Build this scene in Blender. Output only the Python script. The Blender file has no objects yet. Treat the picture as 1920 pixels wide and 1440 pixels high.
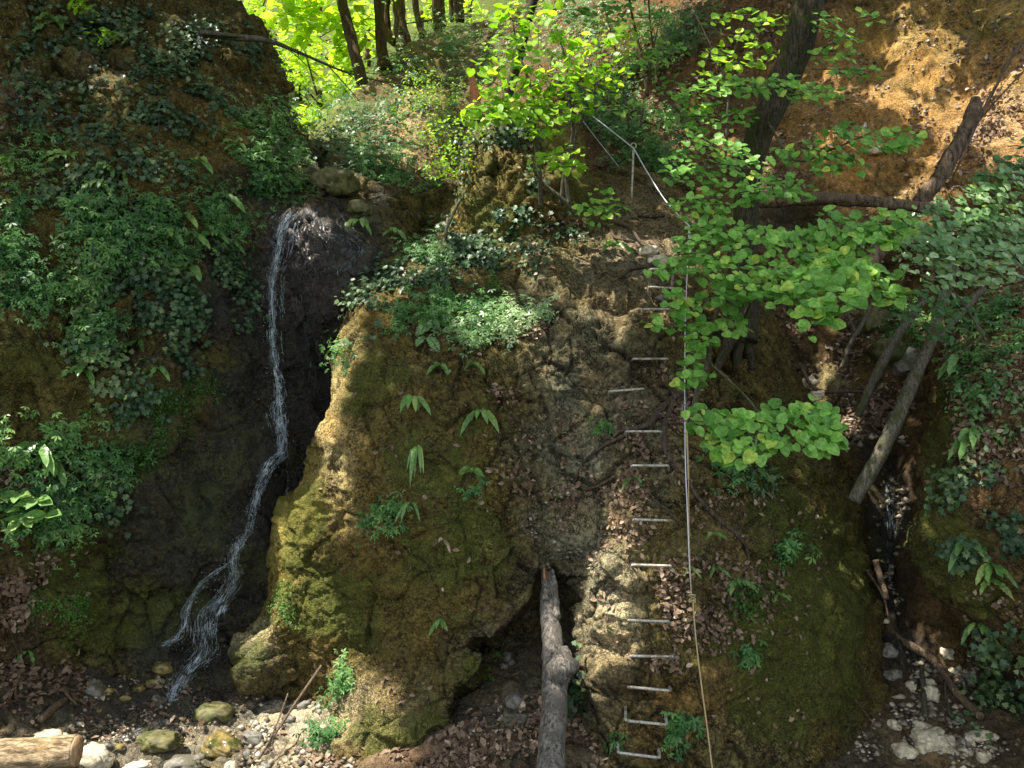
import bpy, math, random
import numpy as np
from math import radians as R
random.seed(7); rng = np.random.default_rng(11)
sc = bpy.context.scene
COL = sc.collection
F = 1423.0; CX = 960.0; CY = 720.0; CZ = 2.9      # a 26.7 mm lens, eye 2.9 m above the stream bed
def at(px, py, Y):
    """world point seen at (px, py) of the 1920x1440 photo when it stands Y metres away"""
    px = np.asarray(px, float); py = np.asarray(py, float); Y = np.asarray(Y, float)
    return np.stack([(px-CX)/F*Y, Y+0*px, CZ-(py-CY)/F*Y], -1)
# ------------------------------------------------------------------ noise
def _h(ix, iy, iz, s):
    n = (ix.astype(np.int64)*374761393 + iy.astype(np.int64)*668265263 + iz.astype(np.int64)*2147483647*3 + s*974634777) & 0xffffffff
    n = ((n ^ (n >> 13))*1274126177) & 0xffffffff
    n = ((n ^ (n >> 16))*2246822519) & 0xffffffff
    n = n ^ (n >> 15)
    return (n & 0xffffff)/float(0xffffff)
def vnoise(P, sc_, s=0):
    Q = P*sc_; I = np.floor(Q); f = Q-I; u = f*f*f*(f*(f*6-15)+10); I = I.astype(np.int64); r = 0
    for dx in (0, 1):
        wx = u[..., 0] if dx else 1-u[..., 0]
        for dy in (0, 1):
            wy = u[..., 1] if dy else 1-u[..., 1]
            for dz in (0, 1):
                wz = u[..., 2] if dz else 1-u[..., 2]
                r = r + wx*wy*wz*_h(I[..., 0]+dx, I[..., 1]+dy, I[..., 2]+dz, s)
    return r*2-1
def fbm(P, sc_, o=4, s=0, ridged=False, g=0.5):
    r = 0; a = 1.0; t = 0
    for k in range(o):
        n = vnoise(P, sc_*(2.03**k), s+k*17)
        if ridged: n = 1-2*np.abs(n)
        r = r+a*n; t += a; a *= g
    return r/t
def worley(P, sc_, s=0):
    Q = P*sc_; I = np.floor(Q).astype(np.int64); f1 = np.full(Q.shape[:-1], 9.0); f2 = f1.copy(); cid = np.zeros_like(f1)
    for dx in (-1, 0, 1):
        for dy in (-1, 0, 1):
            for dz in (-1, 0, 1):
                a, b, c = I[..., 0]+dx, I[..., 1]+dy, I[..., 2]+dz
                hx = _h(a, b, c, s); hy = _h(a, b, c, s+5); hz = _h(a, b, c, s+9)
                d = (a+hx-Q[..., 0])**2+(b+hy-Q[..., 1])**2+(c+hz-Q[..., 2])**2
                m = d < f1
                f2 = np.where(m, f1, np.minimum(f2, d)); cid = np.where(m, hx, cid); f1 = np.where(m, d, f1)
    return np.sqrt(f1), np.sqrt(f2), cid
def norm(v): return v/np.maximum(np.linalg.norm(v, axis=-1, keepdims=True), 1e-9)
def sstep(a, b, x):
    t = np.clip((x-a)/(b-a), 0, 1); return t*t*(3-2*t)
# ------------------------------------------------------------------ meshes
def np_mesh(name, V, loops, starts, mat, parent=None, attrs=None, smooth=True, cols=None):
    me = bpy.data.meshes.new(name)
    V = np.asarray(V, np.float32); loops = np.asarray(loops, np.int32); starts = np.asarray(starts, np.int32)
    me.vertices.add(len(V)); me.vertices.foreach_set('co', V.ravel())
    me.loops.add(len(loops)); me.loops.foreach_set('vertex_index', loops)
    me.polygons.add(len(starts)); me.polygons.foreach_set('loop_start', starts)
    for k, a in (attrs or {}).items():
        at_ = me.attributes.new(k, 'FLOAT', 'POINT'); at_.data.foreach_set('value', np.asarray(a, np.float32))
    for k, a in (cols or {}).items():
        at_ = me.attributes.new(k, 'FLOAT_COLOR', 'POINT')
        c = np.ones((len(V), 4), np.float32); c[:, :3] = a; at_.data.foreach_set('color', c.ravel())
    me.update(calc_edges=True); me.validate()
    if smooth: me.polygons.foreach_set('use_smooth', np.ones(len(me.polygons), bool))
    me.materials.append(mat)
    o = bpy.data.objects.new(name, me); COL.objects.link(o)
    if parent is not None: o.parent = parent
    return o
def tag(o, label=None, cat=None, group=None, kind=None):
    if label: o['label'] = label
    if cat: o['category'] = cat
    if group: o['group'] = group
    if kind: o['kind'] = kind
    return o
def empty(name, loc, label, cat, group=None):
    o = bpy.data.objects.new(name, None); COL.objects.link(o); o.location = [float(c) for c in loc]; o.empty_display_size = .1
    return tag(o, label, cat, group)
class MB:
    """gathers pieces into one mesh; vertices are stored relative to org"""
    def __init__(s, org=(0, 0, 0)): s.V = []; s.L = []; s.S = []; s.A = []; s.n = 0; s.m = 0; s.org = np.array(org, float)
    def add(s, V, loops, counts, rnd=0.5):
        V = np.asarray(V, float); s.V.append(V-s.org); s.L.append(np.asarray(loops)+s.n)
        st = np.cumsum(np.concatenate([[0], counts[:-1]])).astype(int)+s.m; s.S.append(st)
        s.A.append(np.broadcast_to(np.asarray(rnd, float), (len(V),))); s.n += len(V); s.m += int(np.sum(counts))
    def build(s, name, mat, parent=None, smooth=True):
        return np_mesh(name, np.concatenate(s.V), np.concatenate(s.L), np.concatenate(s.S), mat, parent, {'rnd': np.concatenate(s.A)}, smooth)
def spline(P, n):
    """Catmull-Rom through the points P (k, d) -> n points"""
    P = np.asarray(P, float); k = len(P)
    if k == 2:
        t = np.linspace(0, 1, n)[:, None]; return P[0]*(1-t)+P[1]*t
    E = np.vstack([2*P[0]-P[1], P, 2*P[-1]-P[-2]]); t = np.linspace(0, k-1-1e-6, n); i = t.astype(int); f = (t-i)[:, None]
    a, b, c, d = E[i], E[i+1], E[i+2], E[i+3]
    return 0.5*((2*b)+(-a+c)*f+(2*a-5*b+4*c-d)*f*f+(-a+3*b-3*c+d)*f**3)
def tube(mb, pts, rad, sides=8, n=None, bark=0.0, bs=6.0, caps=True, rnd=0.5, knots=(), twist=0.0):
    """tube along pts with radii rad; bark = depth of the furrows; knots = [(t, angle, size)] swellings"""
    P = spline(pts, n or max(6, len(pts)*4)); n_ = len(P)
    r = np.interp(np.linspace(0, 1, n_), np.linspace(0, 1, len(rad)), rad) if np.ndim(rad) else np.full(n_, rad)
    T = norm(np.gradient(P, axis=0)); up = np.array([0.13, 0.97, 0.2]) if abs(T[0][1]) < .8 else np.array([1., 0, 0])
    N = np.zeros_like(T); N[0] = norm(np.cross(T[0], up))
    for i in range(1, n_): N[i] = norm(N[i-1]-T[i]*np.dot(N[i-1], T[i]))
    B = np.cross(T, N); th = np.linspace(0, 2*math.pi, sides, endpoint=False)
    dirs = np.cos(th)[None, :, None]*N[:, None]+np.sin(th)[None, :, None]*B[:, None]
    rr = np.repeat(r[:, None], sides, 1)
    if bark:
        ln = np.concatenate([[0], np.cumsum(np.linalg.norm(np.diff(P, axis=0), axis=1))])
        Q = np.stack([np.cos(th)[None]*rr, np.sin(th)[None]*rr, np.repeat(ln[:, None]*.13, sides, 1)], -1)*1.0
        seed = int(abs(P[0][0])*991+abs(P[0][2])*57) % 9999
        rr = rr+bark*(fbm(Q, bs/max(r.mean(), 1e-3)*.35, 4, seed, True, .6))+bark*1.4*fbm(P[:, None]+dirs*rr[..., None], 1.6/max(r.mean(), .02)*.3, 3, seed+5)
        for (t, a, s_) in knots:
            dt = (np.linspace(0, 1, n_)[:, None]-t)*ln[-1]; da = (np.angle(np.exp(1j*(th[None]-a))))*r.mean()
            rr = rr+s_*np.exp(-(dt**2+da**2)/(s_*1.1)**2)
    V = P[:, None]+dirs*rr[..., None]; V = V.reshape(-1, 3)
    i = np.arange(n_-1)[:, None]*sides; j = np.arange(sides)[None]; j2 = (j+1) % sides
    q = np.stack([i+j, i+j2, i+sides+j2, i+sides+j], -1).reshape(-1); cnt = [4]*((n_-1)*sides)
    if caps:
        q = np.concatenate([q, np.arange(sides)[::-1], np.arange(sides)+(n_-1)*sides]); cnt = cnt+[sides, sides]
    mb.add(V, q, cnt, rnd)
    return P
# ------------------------------------------------------------------ depth maps
def tps(anchors, PX, PY):
    A = np.array(anchors, float); x = A[:, :2]/400.0; y = A[:, 2]; n = len(A)
    K = np.linalg.norm(x[:, None]-x[None], axis=-1)+np.eye(n)*0.0
    M = np.zeros((n+3, n+3)); M[:n, :n] = -K; M[:n, :n] += -np.eye(n)*0.01; M[:n, n] = 1; M[:n, n+1:] = x; M[n, :n] = 1; M[n+1:, :n] = x.T
    w = np.linalg.solve(M, np.concatenate([y, [0, 0, 0]])); X = np.stack([PX, PY], -1)/400.0
    r = w[n]+X[..., 0]*w[n+1]+X[..., 1]*w[n+2]
    for i in range(n): r = r-w[i]*np.sqrt(((X-x[i])**2).sum(-1)+.002)
    return r
def blob(PX, PY, z, wob=None):
    px, py, rx, ry = z[:4]
    dx = (PX-px)/rx; dy = (PY-py)/ry
    if wob is not None: dx = dx+wob[0]*.55; dy = dy+wob[1]*.55
    return np.exp(-(dx*dx+dy*dy)**1.5)
def inpoly(PX, PY, poly):
    """signed distance in px to a polygon, positive inside"""
    p = np.array(poly, float); d = np.full(PX.shape, 1e9); ins = np.zeros(PX.shape, bool)
    for k in range(len(p)):
        a = p[k]; b = p[(k+1) % len(p)]; e = b-a
        t = np.clip(((PX-a[0])*e[0]+(PY-a[1])*e[1])/(e@e), 0, 1)
        d = np.minimum(d, np.hypot(PX-a[0]-t*e[0], PY-a[1]-t*e[1]))
        c = ((a[1] > PY) != (b[1] > PY)) & (PX < (b[0]-a[0])*(PY-a[1])/((b[1]-a[1]) if b[1] != a[1] else 1e-9)+a[0]); ins ^= c
    return np.where(ins, d, -d)
SHEETS = {}
SUN = norm(np.array([-.42, -.13, .90]))
def sheet(name, PX, PY, Y, mat, base, amps, zones=(), moss=(), wet=(), mossb=0.0, wetb=0.0, seed=0, fine=1.0, label=None, bias=None):
    """a rock or earth surface: grid of points, displaced in 3-D by rock noise, with colour, moss and wet masks"""
    P = at(PX, PY, Y)
    def nrm(P):
        gu = np.gradient(P, axis=1); gv = np.gradient(P, axis=0); N = norm(np.cross(gu, gv))
        s = np.where((N*(P-np.array([0, 0, CZ]))).sum(-1, keepdims=True) > 0, -1, 1)
        return N*np.where(s.mean() > 0, 1, -1)
    N = nrm(P)
    big, mid, cell, small = amps
    D = big*fbm(P, 1.1, 3, seed)+mid*fbm(P*np.array([1, 1, 1.3]), 3.1, 4, seed+50, True, .55)
    f1, f2, cid = worley(P+0.12*np.stack([vnoise(P, 3, 3), vnoise(P, 3, 4), vnoise(P, 3, 5)], -1), 2.6, seed+70)
    g1, g2, gid = worley(P+0.03*np.stack([vnoise(P, 9, 3), vnoise(P, 9, 4), vnoise(P, 9, 5)], -1), 8.5, seed+90)
    crack = 1-sstep(0, .10, f2-f1); crack2 = 1-sstep(0, .16, g2-g1)
    sel = sstep(-.1, .35, fbm(P, .9, 2, seed+33))
    D = D+cell*((cid-.5)*1.2-(.25*crack+.35*f1))+cell*.42*sel*((gid-.5)-.45*crack2-.5*g1)
    D = D+small*fbm(P, 15, 3, seed+120, False, .5)+small*.25*vnoise(P, 60, seed+7)
    if bias is not None: D = D+bias(PX, PY, P)
    P2 = P+N*D[..., None]; N2 = nrm(P2)
    wob = (fbm(P, 2.2, 4, seed+200), fbm(P, 2.2, 4, seed+300))
    C = np.zeros(P.shape)+np.array(base)
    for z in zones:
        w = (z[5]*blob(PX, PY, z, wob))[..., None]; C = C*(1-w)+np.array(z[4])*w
    n1 = fbm(P, 2.0, 4, seed+400); n2 = fbm(P, 9, 3, seed+410)
    C = C*(1+.38*n1+.32*n2)[..., None]*(1-.5*crack*sel-.3*crack2*sel)[..., None]
    C = C*(1+np.stack([.10*vnoise(P, 4, 77), 0*n1, -.14*vnoise(P, 4, 77)], -1))
    mo = np.full(PX.shape, mossb)
    for z in moss: mo = np.maximum(mo, z[4]*blob(PX, PY, z, wob))
    we = np.full(PX.shape, wetb)
    for z in wet: we = np.maximum(we, z[4]*blob(PX, PY, z, wob))
    mo = np.clip(mo*(1+.9*fbm(P, 3.2, 4, seed+500))+.25*(N2[..., 2])*mo, 0, 1)
    nr, nc = PX.shape; i = (np.arange(nr-1)[:, None]*nc+np.arange(nc-1)[None]).ravel()
    q = np.stack([i, i+nc, i+nc+1, i+1], -1).reshape(-1)
    o = np_mesh(name, P2.reshape(-1, 3), q, np.arange(len(i))*4, mat, None,
                {'moss': mo.ravel(), 'wet': we.ravel()}, True, {'col': np.clip(C.reshape(-1, 3)*np.array([1.36, 1.38, 1.10]), 0, 1)})
    tag(o, label, None, None, 'structure')
    Vf = P2.reshape(-1, 3); Nf = norm(N2.reshape(-1, 3)); y = np.maximum(Vf[:, 1], .1)
    SHEETS[name] = dict(P=Vf, N=Nf, px=CX+F*Vf[:, 0]/y, py=CY-F*(Vf[:, 2]-CZ)/y, bx=PX.ravel(), by=PY.ravel())
    return o
def rows_loft(edge, step, rowstep, lx=0.5, rx=0.5, Rl=70, Rr=70, curl=14, left=True, right=True, top=None):
    """edge: [(py, xl, xr)]. returns PX, PY, extra depth that rounds the silhouettes off"""
    e = np.array(edge, float); pys = np.arange(e[0, 0], e[-1, 0], rowstep)
    xl = np.interp(pys, e[:, 0], e[:, 1]); xr = np.interp(pys, e[:, 0], e[:, 2]); n = int(np.max(xr-xl)/step)
    k = np.linspace(0, 1, n)[None]; PX = xl[:, None]+(xr-xl)[:, None]*k; PY = np.repeat(pys[:, None], n, 1); X = np.zeros_like(PX)
    if left: d = np.clip(1-(PX-xl[:, None])/Rl, 0, 1); X += lx*(1-np.sqrt(np.clip(1-d*d, 0, 1)))
    if right: d = np.clip(1-(xr[:, None]-PX)/Rr, 0, 1); X += rx*(1-np.sqrt(np.clip(1-d*d, 0, 1)))
    j = np.arange(1, curl+1)
    if left:
        PX = np.hstack([(xl[:, None]+3*j[None])[:, ::-1], PX]); X = np.hstack([(lx+.09*j[None]+0*xl[:, None])[:, ::-1], X]); PY = np.repeat(pys[:, None], PX.shape[1], 1)
    if right:
        PX = np.hstack([PX, xr[:, None]-3*j[None]]); X = np.hstack([X, rx+.09*j[None]+0*xl[:, None]]); PY = np.repeat(pys[:, None], PX.shape[1], 1)
    return PX, PY, X
def look(px, py, names=None, r=7, off=0.0):
    """frontmost surface point seen at a photo pixel"""
    best = None
    for k in (names or SHEETS):
        s = SHEETS[k]; d = (s['px']-px)**2+(s['py']-py)**2; m = np.where(d < r*r)[0]
        if not len(m):
            i = int(np.argmin(d)); 
            if d[i] > 60**2: continue
            m = np.array([i])
            if best is not None: continue
        i = m[np.argmin(s['P'][m, 1])]
        if best is None or s['P'][i, 1] < best[0][1]: best = (s['P'][i], s['N'][i])
    if best is None: return at(px, py, 9.0), np.array([0, -1., 0])
    return best[0]+best[1]*off, best[1]
def path(pp, off=0.03, names=None):
    """(px,py) or (px,py,Y) points -> world points, resting on the surface where no Y is given"""
    out = []
    for p in pp: out.append(at(*p) if len(p) == 3 else look(p[0], p[1], names, off=off)[0])
    return np.array(out)
# ------------------------------------------------------------------ materials
def newmat(name):
    m = bpy.data.materials.new(name); m.use_nodes = True; nt = m.node_tree; nt.nodes.clear()
    out = nt.nodes.new('ShaderNodeOutputMaterial'); return m, nt, out
def nd(nt, t, **kw):
    n = nt.nodes.new(t)
    for k, v in kw.items():
        if k.startswith('_'): setattr(n, k[1:], v)
        else: n.inputs[k.replace('__', ' ')].default_value = v
    return n
def math_(nt, op, a, b=None, c=None):
    n = nt.nodes.new('ShaderNodeMath'); n.operation = op
    for i, v in enumerate((a, b, c)):
        if v is None: continue
        if isinstance(v, (int, float)): n.inputs[i].default_value = v
        else: nt.links.new(v, n.inputs[i])
    return n.outputs[0]
def mixc(nt, f, a, b, mode='MIX'):
    n = nt.nodes.new('ShaderNodeMix'); n.data_type = 'RGBA'; n.blend_type = mode
    for i, v in ((0, f), (6, a), (7, b)):
        if isinstance(v, (int, float)): n.inputs[i].default_value = v
        elif isinstance(v, tuple): n.inputs[i].default_value = (*v, 1)
        else: nt.links.new(v, n.inputs[i])
    return n.outputs[2]
def maprange(nt, v, a, b, c=0., d=1.):
    n = nt.nodes.new('ShaderNodeMapRange'); nt.links.new(v, n.inputs[0])
    for i, x in enumerate((a, b, c, d)): n.inputs[i+1].default_value = x
    n.interpolation_type = 'SMOOTHSTEP'; return n.outputs[0]
def noise(nt, co, s, det=4, ro=.6):
    n = nd(nt, 'ShaderNodeTexNoise', Scale=s, Detail=det, Roughness=ro); nt.links.new(co, n.inputs['Vector']); return n.outputs['Fac']
def mat_rock(name, spec=.25, mossc=((.034, .050, .007), (.075, .100, .012)), bump=1.0, wetc=.42, con=1.):
    m, nt, out = newmat(name); L = nt.links.new
    geo = nt.nodes.new('ShaderNodeNewGeometry'); co = geo.outputs['Position']
    col = nd(nt, 'ShaderNodeAttribute', _attribute_name='col').outputs['Color']
    mo = nd(nt, 'ShaderNodeAttribute', _attribute_name='moss').outputs['Fac']; we = nd(nt, 'ShaderNodeAttribute', _attribute_name='wet').outputs['Fac']
    n1 = noise(nt, co, 22, 6, .7); n2 = noise(nt, co, 75, 4, .7); n3 = noise(nt, co, 5, 5, .6); n4 = noise(nt, co, 160, 3, .6)
    n5 = noise(nt, co, 45, 5, .75); vc = nd(nt, 'ShaderNodeTexVoronoi', Scale=26.); vc.feature = 'DISTANCE_TO_EDGE'
    wv_ = nt.nodes.new('ShaderNodeVectorMath'); wv_.operation = 'ADD'; L(co, wv_.inputs[0]); nw = nd(nt, 'ShaderNodeTexNoise', Scale=18., Detail=4.); L(co, nw.inputs['Vector'])
    sc2 = nt.nodes.new('ShaderNodeVectorMath'); sc2.operation = 'SCALE'; L(nw.outputs['Color'], sc2.inputs[0]); sc2.inputs['Scale'].default_value = .09; L(sc2.outputs[0], wv_.inputs[1]); L(wv_.outputs[0], vc.inputs['Vector'])
    edge_ = math_(nt, 'MULTIPLY', maprange(nt, vc.outputs['Distance'], .10, .0), maprange(nt, n3, .40, .58))
    v = math_(nt, 'MULTIPLY', math_(nt, 'MULTIPLY', maprange(nt, n1, .30, .70, .42, 1.5), maprange(nt, n2, .32, .68, .72, 1.30)), maprange(nt, n5, .32, .68, .72, 1.32))
    v = math_(nt, 'MULTIPLY', v, maprange(nt, edge_, 0., 1., 1., .35))
    v = maprange(nt, v, 0., 2., 1-con, 1+con) if con < 1 else v
    c = mixc(nt, 1.0, col, v, 'MULTIPLY')
    # pale crumbs and dark pits
    vo = nd(nt, 'ShaderNodeTexVoronoi', Scale=58.); L(co, vo.inputs['Vector'])
    cr = math_(nt, 'MULTIPLY', maprange(nt, vo.outputs['Distance'], .16, .05), maprange(nt, n3, .48, .66))
    c = mixc(nt, math_(nt, 'MULTIPLY', cr, .32), c, (.36, .31, .22))
    pit = math_(nt, 'MULTIPLY', maprange(nt, n1, .40, .30), .75); c = mixc(nt, pit, c, (.012, .010, .006))
    ochre = math_(nt, 'MULTIPLY', maprange(nt, noise(nt, co, 9, 5, .65), .56, .74), .45); c = mixc(nt, ochre, c, (.20, .105, .022))
    mm = maprange(nt, math_(nt, 'ADD', mo, math_(nt, 'MULTIPLY', math_(nt, 'SUBTRACT', n1, .5), 1.5)), .38, .70)
    mcol = mixc(nt, n2, mossc[0], mossc[1]); mcol = mixc(nt, maprange(nt, n4, .35, .65, 0, .6), mcol, (.16, .165, .03))
    mcol = mixc(nt, 1.0, mcol, math_(nt, 'MULTIPLY', maprange(nt, n5, .32, .68, .6, 1.4), maprange(nt, n4, .3, .7, .8, 1.2)), 'MULTIPLY'); c = mixc(nt, math_(nt, 'MULTIPLY', mm, .80), c, mcol)
    wd = maprange(nt, we, 0., 1., 1., wetc); c = mixc(nt, 1.0, c, wd, 'MULTIPLY')
    b = nd(nt, 'ShaderNodeBsdfPrincipled'); L(c, b.inputs['Base Color'])
    wn = math_(nt, 'MULTIPLY', we, maprange(nt, n3, .3, .6, .6, 1.))
    L(maprange(nt, wn, 0., 1., .92, .16), b.inputs['Roughness']); L(maprange(nt, wn, 0., 1., spec, .9), b.inputs['Specular IOR Level'])
    h = math_(nt, 'ADD', math_(nt, 'MULTIPLY', n1, .9), math_(nt, 'ADD', math_(nt, 'MULTIPLY', n2, .22), math_(nt, 'MULTIPLY', n4, .08)))
    h = math_(nt, 'ADD', math_(nt, 'ADD', h, math_(nt, 'MULTIPLY', n5, .6)), math_(nt, 'ADD', math_(nt, 'MULTIPLY', vo.outputs['Distance'], -.35), math_(nt, 'MULTIPLY', edge_, -.5)))
    bp = nd(nt, 'ShaderNodeBump', Strength=bump, Distance=.035); L(h, bp.inputs['Height']); L(bp.outputs[0], b.inputs['Normal'])
    L(b.outputs[0], out.inputs['Surface']); return m
def mat_leaf(name, c0, c1, c2=None, trans=.45, gloss=.35, rough=.45, tmul=(1.25, 1.35, .5)):
    """leaf colour runs c0 -> c1 (-> c2) over the per-leaf value; light passes through the blade"""
    m, nt, out = newmat(name); L = nt.links.new
    r = nd(nt, 'ShaderNodeAttribute', _attribute_name='rnd').outputs['Fac']
    cr = nt.nodes.new('ShaderNodeValToRGB'); L(r, cr.inputs[0]); e = cr.color_ramp.elements
    e[0].color = (*c0, 1); e[1].color = (*c1, 1); e[0].position = .05; e[1].position = .8
    if c2: x = e.new(.97); x.color = (*c2, 1)
    geo = nt.nodes.new('ShaderNodeNewGeometry'); n = noise(nt, geo.outputs['Position'], 40, 3)
    c = mixc(nt, 1.0, cr.outputs[0], maprange(nt, n, .3, .7, .7, 1.25), 'MULTIPLY')
    b = nd(nt, 'ShaderNodeBsdfPrincipled', Roughness=rough); b.inputs['Specular IOR Level'].default_value = gloss; L(c, b.inputs['Base Color'])
    t = nt.nodes.new('ShaderNodeBsdfTranslucent'); L(mixc(nt, 1.0, c, tmul, 'MULTIPLY'), t.inputs['Color'])
    if trans > 0:
        x = nt.nodes.new('ShaderNodeMixShader'); x.inputs[0].default_value = trans; L(b.outputs[0], x.inputs[1]); L(t.outputs[0], x.inputs[2]); L(x.outputs[0], out.inputs['Surface'])
    else: L(b.outputs[0], out.inputs['Surface'])
    return m
def mat_bark(name, c0, c1, c2=None, scale=9, bump=.6, stretch=(1, 1, .22), spec=.2):
    m, nt, out = newmat(name); L = nt.links.new
    geo = nt.nodes.new('ShaderNodeNewGeometry'); mp = nt.nodes.new('ShaderNodeMapping'); L(geo.outputs['Position'], mp.inputs['Vector']); mp.inputs['Scale'].default_value = stretch
    n1 = noise(nt, mp.outputs[0], scale*6, 6, .7); n2 = noise(nt, geo.outputs['Position'], scale, 5, .6); n3 = noise(nt, mp.outputs[0], scale*20, 4, .7)
    c = mixc(nt, maprange(nt, n1, .35, .65), c0, c1)
    if c2: c = mixc(nt, maprange(nt, n2, .50, .62), c, c2)
    c = mixc(nt, 1.0, c, maprange(nt, n3, .3, .7, .6, 1.35), 'MULTIPLY')
    b = nd(nt, 'ShaderNodeBsdfPrincipled', Roughness=.85); b.inputs['Specular IOR Level'].default_value = spec; L(c, b.inputs['Base Color'])
    h = math_(nt, 'ADD', n1, math_(nt, 'MULTIPLY', n3, .4)); bp = nd(nt, 'ShaderNodeBump', Strength=bump, Distance=.02); L(h, bp.inputs['Height']); L(bp.outputs[0], b.inputs['Normal'])
    L(b.outputs[0], out.inputs['Surface']); return m
def mat_plain(name, c, rough=.5, metal=0., spec=.5, var=.25, scale=60., bump=.0, c2=None):
    m, nt, out = newmat(name); L = nt.links.new; geo = nt.nodes.new('ShaderNodeNewGeometry'); n = noise(nt, geo.outputs['Position'], scale, 4)
    cc = mixc(nt, 1.0, c, maprange(nt, n, .3, .7, 1-var, 1+var), 'MULTIPLY')
    if c2: cc = mixc(nt, maprange(nt, noise(nt, geo.outputs['Position'], scale*.3, 4), .5, .6), cc, c2)
    b = nd(nt, 'ShaderNodeBsdfPrincipled', Roughness=rough, Metallic=metal); b.inputs['Specular IOR Level'].default_value = spec; L(cc, b.inputs['Base Color'])
    if bump: bp = nd(nt, 'ShaderNodeBump', Strength=bump, Distance=.01); L(n, bp.inputs['Height']); L(bp.outputs[0], b.inputs['Normal'])
    L(b.outputs[0], out.inputs['Surface']); return m
def mat_water(name):
    m, nt, out = newmat(name); L = nt.links.new
    b = nd(nt, 'ShaderNodeBsdfPrincipled', Roughness=.12); b.inputs['Base Color'].default_value = (.55, .66, .70, 1); b.inputs['Specular IOR Level'].default_value = .8
    t = nd(nt, 'ShaderNodeBsdfTranslucent', Color=(.6, .75, .8, 1)); g = nd(nt, 'ShaderNodeBsdfTransparent')
    x = nt.nodes.new('ShaderNodeMixShader'); x.inputs[0].default_value = .4; L(b.outputs[0], x.inputs[1]); L(t.outputs[0], x.inputs[2])
    geo = nt.nodes.new('ShaderNodeNewGeometry'); mp = nt.nodes.new('ShaderNodeMapping'); L(geo.outputs['Position'], mp.inputs['Vector']); mp.inputs['Scale'].default_value = (1, 1, .35)
    a = maprange(nt, noise(nt, mp.outputs[0], 60, 4, .7), .35, .6); y = nt.nodes.new('ShaderNodeMixShader'); L(a, y.inputs[0]); L(g.outputs[0], y.inputs[1]); L(x.outputs[0], y.inputs[2])
    L(y.outputs[0], out.inputs['Surface']); return m
def mat_film(name):
    m, nt, out = newmat(name); L = nt.links.new; A = lambda k: nd(nt, 'ShaderNodeAttribute', _attribute_name=k).outputs['Fac']
    def fld(su, sv, det):
        c = nt.nodes.new('ShaderNodeCombineXYZ'); L(math_(nt, 'MULTIPLY', A('wu'), su), c.inputs[0]); L(math_(nt, 'MULTIPLY', A('wv'), sv), c.inputs[1]); return noise(nt, c.outputs[0], 1., det, .65)
    s1 = fld(75., 7., 5); s2 = fld(28., 12., 4); s3 = fld(190., 60., 3)
    h = math_(nt, 'ADD', math_(nt, 'MULTIPLY', s1, .55), math_(nt, 'ADD', math_(nt, 'MULTIPLY', s2, .3), math_(nt, 'MULTIPLY', s3, .25)))
    th = math_(nt, 'SUBTRACT', h, math_(nt, 'MULTIPLY', math_(nt, 'SUBTRACT', 1.0, A('wd')), .22)); a = math_(nt, 'MULTIPLY', maprange(nt, th, .47, .66), .80)
    b = nd(nt, 'ShaderNodeBsdfPrincipled', Roughness=.2); b.inputs['Base Color'].default_value = (.62, .72, .76, 1); b.inputs['Specular IOR Level'].default_value = .6
    bp = nd(nt, 'ShaderNodeBump', Strength=.8, Distance=.01); L(h, bp.inputs['Height']); L(bp.outputs[0], b.inputs['Normal'])
    t = nt.nodes.new('ShaderNodeBsdfTransparent'); x = nt.nodes.new('ShaderNodeMixShader'); L(a, x.inputs[0]); L(t.outputs[0], x.inputs[1]); L(b.outputs[0], x.inputs[2]); L(x.outputs[0], out.inputs['Surface']); return m
M = {}
M['film'] = mat_film('water_film')
M['rock'] = mat_rock('rock_surface'); M['earth'] = mat_rock('earth_surface', bump=.8, con=.5)
M['hazel'] = mat_leaf('round_leaf', (.10, .26, .045), (.30, .58, .12), (.50, .66, .12), .42, .3)
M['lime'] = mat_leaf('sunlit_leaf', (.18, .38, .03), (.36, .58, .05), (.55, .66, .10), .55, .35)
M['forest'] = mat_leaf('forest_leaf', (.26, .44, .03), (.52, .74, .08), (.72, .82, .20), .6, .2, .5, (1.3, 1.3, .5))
M['canopy'] = mat_leaf('added_canopy_leaf', (.04, .12, .012), (.07, .18, .02), None, .25, .3)
M['ivy'] = mat_leaf('ivy_leaf', (.028, .062, .026), (.065, .13, .050), (.14, .20, .07), .12, .35, .45)
M['herb'] = mat_leaf('herb_leaf', (.055, .15, .04), (.12, .28, .08), (.20, .36, .10), .35, .3)
M['grey'] = mat_leaf('greyish_leaf', (.12, .24, .08), (.26, .42, .18), (.42, .54, .30), .35, .45, .4)
M['fern'] = mat_leaf('fern_frond', (.09, .20, .05), (.19, .36, .09), (.34, .44, .12), .35, .45, .35)
M['tiny'] = mat_leaf('moss_leaf', (.03, .08, .012), (.07, .16, .03), (.12, .22, .04), .3, .2)
M['litter'] = mat_leaf('dead_leaf', (.085, .052, .030), (.33, .235, .155), (.58, .48, .36), .12, .25, .6, (1.1, .9, .6))
M['bark'] = mat_bark('tree_bark', (.018, .015, .009), (.085, .070, .042), (.035, .048, .010))
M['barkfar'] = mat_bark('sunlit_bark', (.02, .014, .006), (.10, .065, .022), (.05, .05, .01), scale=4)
M['deadwood'] = mat_bark('dead_wood', (.045, .041, .034), (.235, .215, .18), (.11, .10, .082), scale=7)
M['stick'] = mat_bark('stick_wood', (.05, .035, .022), (.22, .16, .10), None, scale=12)
M['greystem'] = mat_bark('grey_stem', (.05, .046, .032), (.17, .155, .11), (.07, .075, .03), scale=10)
M['root'] = mat_bark('root_bark', (.03, .022, .014), (.13, .10, .07), None, scale=12)
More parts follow.
